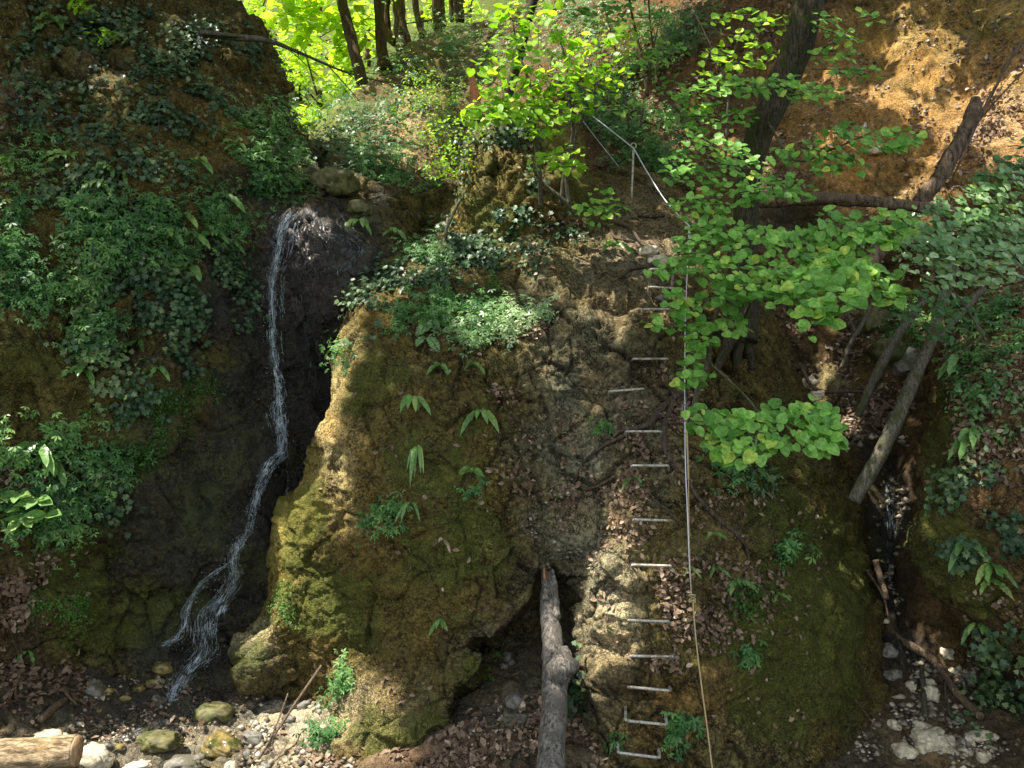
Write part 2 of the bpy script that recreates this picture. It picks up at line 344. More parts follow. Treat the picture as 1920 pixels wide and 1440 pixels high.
M['brownlog'] = mat_bark('brown_log', (.045, .030, .018), (.20, .145, .095), (.12, .085, .05), scale=5)
M['sawlog'] = mat_bark('peeling_bark', (.10, .065, .030), (.42, .32, .19), (.26, .19, .09), scale=6, stretch=(.25, 1, 1))
M['sawn'] = mat_plain('sawn_wood', (.46, .29, .15), .8, var=.3, scale=25, bump=.3)
M['heart'] = mat_plain('orange_heartwood', (.42, .17, .06), .8, var=.35, scale=30)
M['metal'] = mat_plain('galvanised_rebar', (.46, .44, .37), .5, .25, var=.35, scale=70, c2=(.27, .22, .14))
M['rust'] = mat_plain('dulled_steel', (.40, .36, .26), .6, .2, var=.3, scale=60, c2=(.22, .13, .06))
M['cable'] = mat_plain('steel_cable', (.62, .64, .68), .4, .35, var=.2, scale=300)
M['rope'] = mat_plain('tan_rope', (.42, .32, .17), .85, var=.3, scale=200)
M['clamp'] = mat_plain('clamp_steel', (.20, .20, .20), .35, .8)
M['stone'] = mat_plain('pale_stone', (.52, .46, .32), .85, var=.35, scale=25, bump=.5)
M['wetstone'] = mat_plain('wet_stone', (.22, .17, .06), .25, var=.45, scale=20, bump=.5, c2=(.06, .07, .02))
M['greystone'] = mat_plain('grey_stone', (.18, .17, .14), .8, var=.4, scale=25, bump=.6, c2=(.09, .085, .05))
M['mossstone'] = mat_plain('mossy_stone', (.10, .095, .03), .7, var=.5, scale=18, bump=.7, c2=(.05, .065, .01))
M['water'] = mat_water('falling_water')
# ------------------------------------------------------------------ the terrain
# left cliff with the wet wall the water runs down
A_ANC = [(-500,-300,7.4),(-500,300,5.6),(-500,900,4.9),(-500,1500,4.7),(0,-300,8.6),(0,0,7.6),(0,300,6.7),(0,600,6.2),(0,900,6.0),(0,1150,6.0),(0,1500,5.9),
 (200,-200,8.9),(200,0,8.0),(200,300,7.1),(200,600,6.6),(200,900,6.5),(200,1150,6.6),(200,1500,6.7),(400,-200,9.6),(400,0,8.8),(400,200,7.9),(400,400,7.3),(400,600,7.1),(400,800,7.1),(400,1000,7.0),(400,1200,6.95),
 (340,1270,6.9),(540,380,8.1),(520,500,7.8),(520,620,7.8),(520,720,7.75),(530,850,7.45),(480,960,7.25),(440,1060,7.1),(400,1150,7.0),(620,420,7.9),(680,480,7.8),(620,560,7.85),(590,660,8.05),(600,760,8.0),
 (640,880,7.9),(720,540,8.2),(850,450,9.0),(900,900,8.4),(900,1500,8.5),(520,120,9.0),(560,250,9.0),(610,320,8.6),(500,300,7.9),(380,1550,6.9)]
edge = [(-300,-520,250),(-60,-520,385),(0,-520,425),(50,-520,500),(90,-520,528),(150,-520,545),(220,-520,562),(270,-520,590),(310,-520,640),(350,-520,690),(372,-520,860),(400,-520,900),(1560,-520,900)]
PX, PY, X = rows_loft(edge, 3.6, 3.6, lx=0, rx=.7, Rr=110, left=False)
Y = tps(A_ANC, PX, PY)+X+.5*np.clip((400-PY)/100., 0, 1)*(PX > 600)
def biasA(px, py, P):   # ledges in the fall, a bulging lip at its top
    lip = .22*np.exp(-((px-600)/90.)**2-((py-470)/90.)**2)
    return lip+.10*np.sin(P[..., 2]*5+P[..., 0]*2)*blob(px, py, (420, 1100, 200, 160))
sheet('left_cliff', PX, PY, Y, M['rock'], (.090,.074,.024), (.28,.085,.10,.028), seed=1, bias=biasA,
 zones=[(430,200,120,90,(.15,.100,.028),.8),(120,180,160,120,(.105,.085,.022),.6),(60,620,110,170,(.12,.10,.032),.7),(40,560,60,40,(.22,.20,.12),.5),(350,330,90,60,(.12,.09,.03),.5),
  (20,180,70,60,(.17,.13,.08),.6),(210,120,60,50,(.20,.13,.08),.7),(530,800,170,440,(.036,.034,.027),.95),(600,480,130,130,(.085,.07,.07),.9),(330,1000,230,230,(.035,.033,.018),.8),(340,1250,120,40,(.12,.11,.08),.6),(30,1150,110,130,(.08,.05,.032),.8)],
 moss=[(400,950,90,160,.6),(560,950,50,120,.6),(450,780,60,120,.5),(500,1050,60,60,.6),(60,700,150,150,.55),(200,150,220,200,.42),(140,1080,110,160,.95),(270,1150,130,110,.75),(300,820,110,130,.7),(470,1080,60,130,.75),(330,1060,60,120,.6),(640,420,60,40,.4),(480,480,30,130,.5),(460,1200,60,70,.7),(400,700,50,60,.5)],
 wet=[(530,700,130,400,1.),(620,480,130,120,1.),(430,1000,180,260,.85),(380,1200,140,100,1.),(300,900,110,200,.6)],
 label='mossy ochre cliff on the left with the dark wet wall of the waterfall')

# central buttress that carries the rungs
NOTCH = [(1000,1078),(992,1120),(965,1150),(930,1175),(892,1193),(872,1212),(905,1232),(900,1268),(858,1308),(842,1345),(790,1388),(720,1420),(640,1470),(640,1640),(1112,1640),(1108,1440),(1098,1330),(1086,1220),(1078,1150),(1082,1085),(1050,1068)]
C_ANC = [(860,330,9.3),(1000,330,9.3),(1150,330,9.8),(1250,330,9.8),(1400,330,9.5),(700,500,8.0),(800,470,8.1),(900,430,8.3),(1000,430,8.1),(1120,430,8.6),(1200,420,8.8),(1230,480,7.9),(1320,450,8.6),
 (660,580,7.2),(740,570,7.1),(850,580,7.1),(950,560,7.2),(1060,520,7.4),(1080,620,6.95),(650,700,6.75),(650,820,6.55),(600,900,6.5),(540,1100,6.55),(470,1220,6.5),(450,1300,6.5),
 (750,680,6.75),(800,800,6.3),(800,950,6.05),(820,1080,5.9),(820,1180,5.95),(920,1140,5.95),(690,950,6.25),(690,1100,6.25),(700,1210,6.35),(760,1215,6.3),(950,700,6.6),(950,900,6.15),(970,1050,6.0),
 (1080,750,6.75),(1080,850,6.6),(1060,980,6.5),(1050,1060,6.45),(1130,960,6.2),(1130,1050,5.95),(1100,1150,6.1),(1115,1220,5.9),(1130,1350,5.75),(1200,600,7.05),(1150,730,6.7),(1210,700,6.8),(1210,810,6.5),
 (1220,870,6.3),(1220,970,6.1),(1220,1060,5.95),(1220,1160,5.85),(1220,1290,5.7),(1215,1350,5.62),(1210,1420,5.55),(1210,1640,5.4),(1320,620,7.3),(1330,760,6.75),(1330,900,6.4),(1340,1050,6.1),(1340,1200,5.9),(1340,1440,5.65),
 (1430,600,7.5),(1430,800,6.95),(1460,950,6.7),(1450,1100,6.35),(1460,1300,6.1),(1470,1440,5.9),(1560,900,7.2),(1570,1050,6.9),(1590,1200,6.6),(1600,1440,6.3),(1600,1640,6.2),
 (700,1290,6.05),(650,1370,5.95),(620,1440,5.8),(800,1270,6.0),(840,1250,6.05),(700,1400,5.85),(560,1330,6.6),(600,1300,6.4),(550,1640,6.0)]
edge = [(310,870,1180),(340,855,1240),(380,842,1300),(420,830,1350),(470,770,1395),(500,725,1418),(540,672,1440),(575,652,1450),(620,640,1478),(700,622,1500),(760,606,1530),(810,585,1560),(850,580,1580),
 (890,566,1595),(940,535,1610),(990,508,1620),(1060,498,1630),(1120,500,1638),(1170,478,1646),(1200,436,1650),(1240,424,1652),(1290,430,1654),(1315,500,1656),(1345,590,1656),(1400,560,1650),(1640,540,1640)]
PX, PY, X = rows_loft(edge, 2.9, 2.9, lx=.55, rx=.6, Rl=60, Rr=120)
Y = tps(C_ANC, PX, PY)+X
PXw = PX+9*vnoise(np.stack([PX/40, PY/40, PX*0], -1), 1, 3); PYw = PY+9*vnoise(np.stack([PX/40, PY/40, PX*0], -1), 1, 8)
Y = Y+.70*sstep(-2, 22, inpoly(PXw, PYw, NOTCH))
def biasC(px, py, P):
    b = .10*blob(px, py, (1150, 1180, 55, 150))*(1+fbm(P, 6, 3, 9, True))      # knobbly left edge of the rung pillar
    b = b+.12*blob(px, py, (1140, 1270, 40, 50))-.10*blob(px, py, (1160, 1215, 30, 30))
    groove = np.interp(py, [500, 700, 850, 1000, 1080], [1180, 1120, 1060, 1050, 1050])
    b = b-.14*np.exp(-((px-groove)/45.)**2)*(py < 1090)*(py > 560)
    for (x0, y0, x1, y1, w, d) in ((1135,1290,1225,1375,3.2,.05),(1110,1330,1160,1400,4,.05),(1500,700,1340,760,8,.0),(1430,1290,1350,1345,4,.06),(1350,1345,1300,1400,5,.06),(1300,1395,1250,1420,4,.04),(970,850,940,1000,4,.04),(1330,620,1390,700,6,.12),(1390,700,1360,830,4,.05),(950,600,980,680,8,.05)):
        e = np.array([x1-x0, y1-y0], float); t = np.clip(((px-x0)*e[0]+(py-y0)*e[1])/(e@e), 0, 1); dd = np.hypot(px-x0-t*e[0]+5*vnoise(P, 9, 4), py-y0-t*e[1]+5*vnoise(P, 9, 6))
        b = b-d*np.exp(-(dd/w)**2)
    return b
sheet('rock_buttress', PX, PY, Y, M['rock'], (.098,.076,.024), (.15,.05,.075,.020), seed=2, bias=biasC, mossb=.18,
 zones=[(1080,640,110,150,(.145,.128,.088),.9),(1060,860,80,190,(.19,.17,.12),.95),(1050,1040,60,80,(.19,.17,.125),.95),(1190,520,110,90,(.16,.125,.085),.85),(1200,740,110,90,(.13,.10,.07),.8),(1210,860,90,110,(.16,.13,.09),.7),
  (1140,1180,70,200,(.40,.33,.23),.9),(1240,1350,160,90,(.17,.105,.035),.8),(1350,1330,110,80,(.15,.10,.04),.6),(1420,1420,120,60,(.14,.12,.06),.6),(690,1345,90,70,(.38,.29,.18),.85),(625,750,40,200,(.42,.31,.15),.85),(540,1010,50,130,(.42,.34,.09),.85),  # pale ridge, toe, rim and yellow moss strip: sunlight added to their own colour
  (700,1000,70,120,(.15,.105,.040),.7),(900,1150,110,50,(.16,.11,.035),.7),(800,1090,140,110,(.10,.075,.018),.5),(1200,430,90,80,(.17,.13,.09),.9),(470,1210,60,40,(.34,.30,.20),.8),(1000,1300,180,200,(.09,.078,.055),1),(1480,760,70,160,(.085,.062,.02),.8),(1350,1050,120,120,(.11,.085,.045),.6),(950,560,160,60,(.10,.085,.05),.6)],  # pale spot at the low left rim likewise lightened to look sunlit
 moss=[(1480,1250,120,200,1.),(800,860,150,150,.62),(840,1040,150,140,.75),(700,700,90,90,.5),(560,1000,60,140,.7),(640,1150,110,110,.7),(760,1370,110,90,.75),(860,1260,90,50,.6),(1500,1100,110,260,.95),(1580,1200,70,200,1.0),(1450,850,130,180,.55),(1400,1230,110,120,.55),(1300,1000,70,150,.35),(470,1250,60,60,.8),(1230,1080,80,80,.3),(950,460,120,50,.35),(1450,1000,60,120,.6),(1540,1350,90,90,.5)],
 wet=[(1045,1250,60,200,.25),(480,1270,90,60,.3)], label='mossy rock buttress in the middle carrying the iron rungs')

# knob of rock above the buttress
K_ANC = [(870,210,8.6),(960,210,8.5),(1060,210,8.7),(1120,300,8.7),(870,300,8.35),(960,300,8.15),(1060,320,8.3),(870,430,8.25),(960,430,8.05),(1080,430,8.3),(980,500,7.9),(860,500,8.2),(1100,500,8.3)]
edge = [(206,930,1010),(218,890,1060),(245,878,1085),(300,868,1102),(350,864,1115),(400,848,1125),(440,836,1130),(520,830,1130)]
PX, PY, X = rows_loft(edge, 3.2, 3.2, lx=.5, rx=.5, Rl=45, Rr=45)
e = np.array(edge, float); X = X+.6*(1-np.sqrt(np.clip(1-np.clip(1-(PY-206)/50., 0, 1)**2, 0, 1)))
sheet('rock_knob', PX, PY, tps(K_ANC, PX, PY)+X, M['rock'], (.18,.14,.045), (.10,.06,.09,.025), seed=3, mossb=.45, zones=[(1050,380,80,80,(.10,.07,.03),.6),(890,330,30,90,(.19,.15,.06),.6)], moss=[(900,380,40,80,.8)],
 label='square mossy rock knob standing above the buttress')

# hillside behind: ivy mound, bank of fallen leaves, orange bank, gully
F_ANC = [(300,270,13),(560,262,13),(620,250,12.5),(600,330,9.9),(640,380,9.2),(700,260,11.2),(690,190,13),(700,350,9.5),(700,470,8.9),(800,120,15),(780,300,10.5),(800,400,9.2),(850,75,17.5),(900,200,13),(1000,0,18),(1000,150,13.5),
 (1000,300,11.5),(1150,100,13),(1150,250,11),(1150,-80,16),(1300,0,12.5),(1300,200,11),(1300,400,10),(1450,300,9.8),(1500,100,10.6),(1500,-200,12.4),(1650,300,9.3),(1700,100,10),(1700,-200,11.6),(1900,0,9.4),(1900,200,8.7),(1920,430,8.05),
 (2500,-200,9),(2500,600,6.6),(1500,450,9.6),(1550,600,9.3),(1600,700,8.8),(1650,800,8.3),(1680,900,7.95),(1670,1050,7.5),(1690,1200,7.15),(1700,1300,6.9),(1700,1500,6.5),(1400,800,9.3),(1200,700,10.2),(1000,800,10.4),(700,800,10.4),
 (1800,700,8.3),(1900,1000,8),(1500,1000,8.6),(1700,600,8.9),(1780,520,8.7),(1500,1500,7.4),(2000,1500,6.8),(1000,1500,9)]
tp = np.array([(300,275),(560,262),(600,240),(640,205),(690,172),(760,98),(850,60),(930,35),(1000,-10),(1100,-90),(1300,-260),(1600,-400),(2500,-500)], float)
cols_ = np.arange(300, 2500, 4.2); v = np.linspace(0, 1, 430)[:, None]; yt = np.interp(cols_, tp[:, 0], tp[:, 1])[None]
PX = np.repeat(cols_[None], 430, 0); PY = yt+(1560-yt)*v
Y = tps(F_ANC, PX, PY)+.9*(1-np.sqrt(np.clip(1-np.clip(1-(PY-yt)/40., 0, 1)**2, 0, 1)))
j = np.arange(16, 0, -1)[:, None]; PY = np.vstack([yt+2.5*j, PY]); PX = np.vstack([np.repeat(cols_[None], 16, 0), PX]); Y = np.vstack([Y[0:1]+.25*j, Y])
def biasF(px, py, P):
    ch = np.interp(py, [600, 780, 850, 1000, 1150, 1300], [1560, 1640, 1665, 1665, 1720, 1760])
    b = -.5*np.exp(-((px-ch)/34.)**2)*sstep(760, 900, py)
    b = b-.45*blob(px, py, (1490, 425, 60, 45))+.25*blob(px, py, (1650, 640, 50, 50))-.25*blob(px, py, (1330, 250, 90, 90))
    return b
sheet('hillside', PX, PY, Y, M['earth'], (.105,.066,.032), (.30,.06,.03,.03), seed=4, bias=biasF,
 zones=[(1750,130,330,240,(.29,.17,.066),.9),(1650,260,160,110,(.32,.175,.065),.8),(1780,40,220,90,(.25,.17,.055),.6),(1880,250,90,120,(.40,.24,.13),.7),(1620,400,130,70,(.26,.15,.065),.8),(1450,400,90,70,(.10,.08,.06),.9),(1500,600,110,90,(.14,.09,.05),.7),(1230,150,130,180,(.11,.055,.028),.8),(1380,80,90,90,(.13,.075,.032),.7),(740,260,45,60,(.36,.25,.16),.9),(750,220,30,30,(.42,.30,.20),.8),
  (860,130,110,60,(.12,.085,.035),.6),(1665,950,50,230,(.028,.024,.02),1),(1700,1180,60,120,(.035,.03,.022),.95),(1560,720,40,40,(.35,.29,.16),.8),(600,230,90,60,(.10,.15,.03),.8),(1620,650,60,60,(.13,.10,.04),.7)],
 moss=[(1640,660,60,60,.5),(1850,60,120,60,.4),(1700,180,90,70,.3),(850,110,90,60,.5),(1620,1000,30,200,.5)], wet=[(1665,980,45,230,1.),(1700,1180,50,120,.8),(1570,770,60,90,.3)],
 label='steep wooded hillside of bare orange earth and fallen leaves behind the rocks')

# right bank in front of the gully
E_ANC = [(1830,330,8.4),(2300,330,7.0),(1780,520,7.9),(1900,500,7.3),(2300,600,5.6),(1740,700,7.0),(1850,700,6.5),(1730,850,6.6),(1850,850,6.1),(2300,900,4.7),(1710,1000,6.35),(1800,1000,6.0),(1900,1000,5.7),(1740,1120,6.25),(1850,1150,5.95),(1840,1200,6.3),(1960,1250,5.95),(2300,1300,4.8),(2000,1400,6.0),(2300,1600,4.9),(2020,1640,6.0)]
edge = [(330,1850,2400),(400,1842,2400),(480,1812,2400),(560,1785,2400),(640,1765,2400),(700,1748,2400),(800,1728,2400),(900,1722,2400),(980,1704,2400),(1030,1698,2400),(1080,1712,2400),(1120,1738,2400),(1155,1785,2400),(1190,1825,2400),(1230,1858,2400),(1300,1905,2400),(1400,1990,2400),(1640,2040,2400)]
PX, PY, X = rows_loft(edge, 3.4, 3.4, lx=.5, rx=0, Rl=70, right=False)
sheet('right_bank', PX, PY, tps(E_ANC, PX, PY)+X, M['rock'], (.105,.070,.032), (.16,.06,.08,.025), seed=5,
 zones=[(1870,640,110,110,(.17,.105,.055),.8),(1900,900,90,100,(.15,.09,.05),.7),(1760,650,50,60,(.11,.095,.07),.6),(1850,1280,120,90,(.045,.038,.025),.8)],
 moss=[(1760,830,60,160,.65),(1760,1050,90,120,.95),(1830,1120,100,70,.7),(1750,950,60,80,.9)], label='leaf-strewn mossy bank on the right edge beyond the gully')

# stream bed and floor
H_ANC = [(-600,1250,5.0),(-600,1500,4.4),(-600,1900,3.2),(0,1150,6.45),(0,1230,6.1),(0,1330,5.6),(0,1440,5.15),(0,1900,3.7),(150,1180,6.8),(150,1250,6.45),(250,1230,7.0),(330,1250,7.0),(330,1150,7.6),(330,1330,6.5),(330,1440,5.75),(480,1330,6.6),
 (480,1440,5.75),(600,1270,7.0),(600,1330,6.5),(600,1440,5.7),(500,1900,4.0),(850,1230,6.9),(900,1200,6.9),(900,1300,6.3),(800,1400,5.8),(900,1440,5.6),(1000,1440,5.55),(1000,1330,6.0),(1040,1200,6.7),(1040,1100,7.2),(1090,1440,5.5),(1000,1900,3.9),(1400,1440,6.2),(1500,1330,6.8),
 (1640,1300,6.95),(1700,1340,6.7),(1700,1440,6.2),(1700,1900,4.0),(1850,1280,7.0),(1850,1340,6.6),(1900,1440,6.1),(2400,1300,6.5),(2400,1500,5.6),(2400,1900,4.0),(900,1100,7.8),(1640,1200,7.6),(600,1150,8.0),(0,3000,1.9),(1000,3000,1.95),(2000,3000,1.95),(1000,5000,.98),(0,5000,.97),(2000,5000,.98)]
pys = np.concatenate([np.arange(1080, 1520, 2.9), np.linspace(1520, 2200, 60), np.linspace(2230, 5000, 50)])
wx = np.interp(pys, [1080, 1500, 2200, 5000], [1, 1, 1.8, 3.4])
PX = 960+(np.arange(-600, 2420, 3.6)[None]-960)*wx[:, None]; PY = np.repeat(pys[:, None], PX.shape[1], 1)
Y = np.maximum(tps(H_ANC, 960+(PX-960)/wx[:, None], PY), .3)
sheet('ground', PX, PY, Y, M['earth'], (.075,.056,.038), (.03,.04,.05,.02), seed=6, wetb=.15,
 zones=[(100,1270,210,90,(.052,.043,.034),.9),(330,1385,200,60,(.34,.28,.21),.9),(560,1350,120,40,(.46,.38,.29),.9),(560,1420,90,50,(.40,.31,.23),.85),(950,1330,130,120,(.085,.072,.058),.9),(800,1420,120,40,(.16,.10,.075),.6),(1000,1150,90,80,(.055,.048,.04),.8),(1740,1390,130,50,(.15,.11,.07),.7),(1740,1240,60,60,(.06,.05,.035),.8),(400,1440,120,40,(.11,.10,.06),.7)],  # pale stream-bed patches have sunlight mixed into the ground colour
 moss=[(1020,1130,60,60,.2)], wet=[(300,1350,190,60,.95),(430,1390,120,70,.6),(540,1330,90,30,.35),(200,1400,120,60,.5),(1700,1230,60,60,.7),(220,1230,140,40,.45),(400,1290,60,40,1.)],
 label='dark muddy stream bed with wet pebbles and fallen leaves')
# wooded valley behind the lip of the fall
PX, PY = np.meshgrid(np.arange(-500, 2700, 22.), np.arange(-1300, 330, 22.)); 
Y = tps([(-500,330,12.6),(500,330,12.6),(1000,330,13.6),(2700,330,16),(500,230,16),(900,200,20),(500,120,26),(900,100,30),(500,0,36),(1000,0,38),(-500,0,34),(2700,0,38),(0,-1300,62),(1000,-1300,66),(2700,-1300,66)], PX, PY)
sheet('valley_floor', PX, PY, Y, M['earth'], (.08,.13,.025), (.8,.2,.0,.0), seed=8, mossb=.5, label='sunlit green valley side behind the waterfall')
# ------------------------------------------------------------------ leaf shapes (x across, y along the blade, z off it)
def tpl(pts, faces): return np.array(pts, float), faces
def half(pts):      # symmetric blade folded along its midrib: pts = right outline from base to tip
    n = len(pts); z = lambda x: .18*abs(x)
    V = [(0, pts[0][1], 0)]+[(x, y, z(x)) for x, y in pts[1:-1]]+[(0, pts[-1][1], -.04)]+[(-x, y, z(x)) for x, y in pts[1:-1][::-1]]
    r = list(range(0, n)); l = [0]+[n-1]+list(range(n, 2*n-2))
    return tpl(V, [r, l])
ROUND = half([(0, .05), (.24, -.04), (.44, .16), (.48, .42), (.38, .70), (.18, .93), (0, 1.04)])
IVY = tpl([(0,.0,0),(.20,-.10,.05),(.52,.10,.02),(.34,.34,.05),(.46,.62,.0),(.16,.62,.04),(0,1.0,-.08),(-.16,.62,.04),(-.46,.62,.0),(-.34,.34,.05),(-.52,.10,.02),(-.20,-.10,.05)], [[0,1,2,3,4,5,6],[0,6,7,8,9,10,11]])
SMALL = tpl([(0,0,0),(.30,.40,.08),(0,1,-.05),(-.30,.40,.08)], [[0,1,2],[0,2,3]])
OVAL = half([(0, 0), (.22, .25), (.30, .55), (.16, .85), (0, 1.05)])
def _tri():
    V = []; Fc = []
    for a in (-1.0, 0, 1.0):
        for (x, y) in ((0, .05), (.17, .50), (.10, .78), (0, 1.0), (-.10, .78), (-.17, .50)):
            V.append((x*math.cos(a)+y*math.sin(a), -x*math.sin(a)+y*math.cos(a), .10*abs(x)-.12*y*y))
        b = len(V)-6; Fc.append([b, b+1, b+2, b+3, b+4, b+5])
    return tpl(V, Fc)
TRI = _tri()
DEAD = tpl([(0,0,.0),(.22,.2,.12),(.30,.55,.16),(.12,.9,.05),(0,1.05,.12),(-.16,.85,.02),(-.30,.5,.20),(-.2,.2,.06)], [[0,1,2,3,4],[0,4,5,6,7]])
def leaves(mb, tp, P, Nn, T, size, rnd):
    """one leaf of template tp at each P, facing Nn, its tip pointing along T"""
    V0, Fc = tp; n = len(P)
    if not n: return
    T = norm(T-Nn*(T*Nn).sum(-1, keepdims=True)); X = np.cross(T, Nn); size = np.broadcast_to(size, (n,))
    V = P[:, None]+size[:, None, None]*(V0[None, :, :1]*X[:, None]+V0[None, :, 1:2]*T[:, None]+V0[None, :, 2:]*Nn[:, None])
    fl = np.concatenate([np.array(f) for f in Fc]); k = len(V0)
    L = (fl[None]+np.arange(n)[:, None]*k).ravel(); cnt = np.tile([len(f) for f in Fc], n)
    mb.add(V.reshape(-1, 3), L, cnt, np.repeat(np.broadcast_to(rnd, (n,)), k))
def rv(n, s=1.0): return rng.normal(size=(n, 3))*s
UP = np.array([0, 0, 1.]); CAMV = np.array([0, -1., 0])
TYPES = dict(ivy=(IVY, .055, 'ivy', .9), herb=(TRI, .075, 'herb', .5), tiny=(SMALL, .028, 'tiny', .6), lit=(OVAL, .05, 'lime', .4), round=(ROUND, .075, 'hazel', .4), small=(OVAL, .045, 'herb', .5), grey=(OVAL, .055, 'grey', .5))
def scatter_pts(names, x, y, rx, ry, n, sharp=1.0):
    """surface points inside a ragged ellipse of the view"""
    Ps = []; Ns = []
    for k in names:
        s = SHEETS[k]; m = (abs(s['px']-x) < rx*1.5) & (abs(s['py']-y) < ry*1.5); Ps.append(s['P'][m]); Ns.append(s['N'][m])
    P = np.concatenate(Ps); Nn = np.concatenate(Ns)
    if len(P) < 5: return P[:0], Nn[:0]
    px = CX+F*P[:, 0]/P[:, 1]; py = CY-F*(P[:, 2]-CZ)/P[:, 1]
    w = np.exp(-(((px-x)/rx)**2+((py-y)/ry)**2)**1.6)*np.clip(.55+2.2*fbm(P, 4.0, 3, 21), 0, 1)**1.3
    if w.sum() < 1e-6: return P[:0], Nn[:0]
    i = rng.choice(len(P), n, p=w/w.sum()); return P[i]+rv(n, .012), Nn[i]
def patch(name, kind, x, y, rx, ry, n, label, cat, names=None, depth=.06, size=1.0, mat=None, group=None, up=.35):
    tp, sz, mt, dr = TYPES[kind]; names = names or ['left_cliff']
    P, Nn = scatter_pts(names, x, y, rx, ry, n)
    if not len(P): print('EMPTY', name, x, y); return
    n = len(P); h = np.abs(rng.normal(size=(n, 1)))*depth+.012; P = P+Nn*h
    face = norm(norm(Nn*.6+CAMV*.35+UP*up)+rv(n, .33)); tip = norm(np.array([0, 0, -dr])+CAMV*.5+rv(n, .55))
    rnd = np.clip(.35+.9*fbm(P, 3, 2, 5)+.25*rng.normal(size=n)+h[:, 0]/max(depth, .01)*.12, 0, 1)
    mb = MB(P[0]); leaves(mb, tp, P, face, tip, sz*size*rng.uniform(.55, 1.25, n), rnd)
    if kind in ('ivy', 'herb'):      # trailing stems
        for i in rng.choice(n, min(n, max(3, n//40))):
            q = P[i]-Nn[i]*h[i]*.5; L = rng.uniform(.1, .3); pts = [q, q+np.array([rng.normal()*.05, -.02, -L*.5]), q+np.array([rng.normal()*.08, -.03, -L])]
            tube(mb, pts, .0022, 3, 5, caps=False, rnd=.0)
    o = mb.build(name, M[mat or mt], None, False); o.location = [float(c) for c in mb.org]
    return tag(o, label, cat, group)
def strap_fern(x, y, n, L, label, names=None, Y=None, spread=1.0, droop=1.0, mat='fern', w=.125):
    """hart's-tongue: a rosette of long tongue-shaped wavy fronds"""
    if Y: P0 = at(x, y, Y); Nn = norm(np.array([0, -1, .25]))
    else: P0, Nn = look(x, y, names, off=.02)
    mb = MB(P0); side = np.array([1., 0, 0])
    for k in range(n):
        a = (k/(max(n-1, 1))-.5)*2.6*spread+rng.normal()*.2; l = L*rng.uniform(.65, 1.1)
        d = norm(side*math.sin(a)+UP*(math.cos(a)*.75+.05)+CAMV*rng.uniform(.3, .9)); m = 9; s = np.linspace(0, 1, m)
        ce = P0[None]+d[None]*(s[:, None]*l)-UP[None]*(s[:, None]**2*l*.95*droop)+norm(Nn)[None]*(.04*s[:, None])
        T = norm(np.gradient(ce, axis=0)); X = norm(np.cross(T, norm(CAMV+UP*.6)[None]+0*T)); B = np.cross(X, T)
        wd = l*w*np.interp(s, [0, .12, .4, .7, .9, 1], [.15, .55, 1, .95, .55, .03]); wav = .012*np.sin(s*22+k)
        Lf = ce-X*wd[:, None]+B*(wav-.2*wd)[:, None]; Rt = ce+X*wd[:, None]+B*(-wav-.2*wd)[:, None]
        V = np.stack([Lf, ce, Rt], 1).reshape(-1, 3); q = []
        for i in range(m-1):
            for c in (0, 1): q += [3*i+c, 3*i+c+1, 3*i+4+c, 3*i+3+c]
        mb.add(V, q, [4]*(2*(m-1)), np.full(len(V), rng.uniform(.1, 1)))
    o = mb.build('hart_tongue_fern', M[mat], None, True); o.location = [float(c) for c in P0]
    return tag(o, label, 'fern')
def feather_fern(x, y, n, L, label, names=None):
    P0, Nn = look(x, y, names, off=.02); mb = MB(P0)
    for k in range(n):
        a = rng.uniform(-1.1, 1.1); l = L*rng.uniform(.7, 1.1); s = np.linspace(0.05, 1, 16); d = norm(np.array([math.sin(a), -.7, .4*math.cos(a)-.2]))
        ce = P0[None]+d[None]*(s[:, None]*l)-UP[None]*(s[:, None]**2*l*.8); T = norm(np.gradient(ce, axis=0)); X = norm(np.cross(T, norm(CAMV+UP*.5)[None]+0*T)); Nf = np.cross(X, T)
        tube(mb, ce[::3], .002, 3, 8, caps=False, rnd=.1)
        for sg in (-1, 1): leaves(mb, SMALL, ce, norm(Nf*-1+rv(16, .1)), X*sg+T*.35, l*.30*np.sin(s*2.9)+.006, rng.uniform(.3, .8, 16))
    o = mb.build('feather_fern', M['grey'], None, False); o.location = [float(c) for c in P0]; return tag(o, label, 'fern')
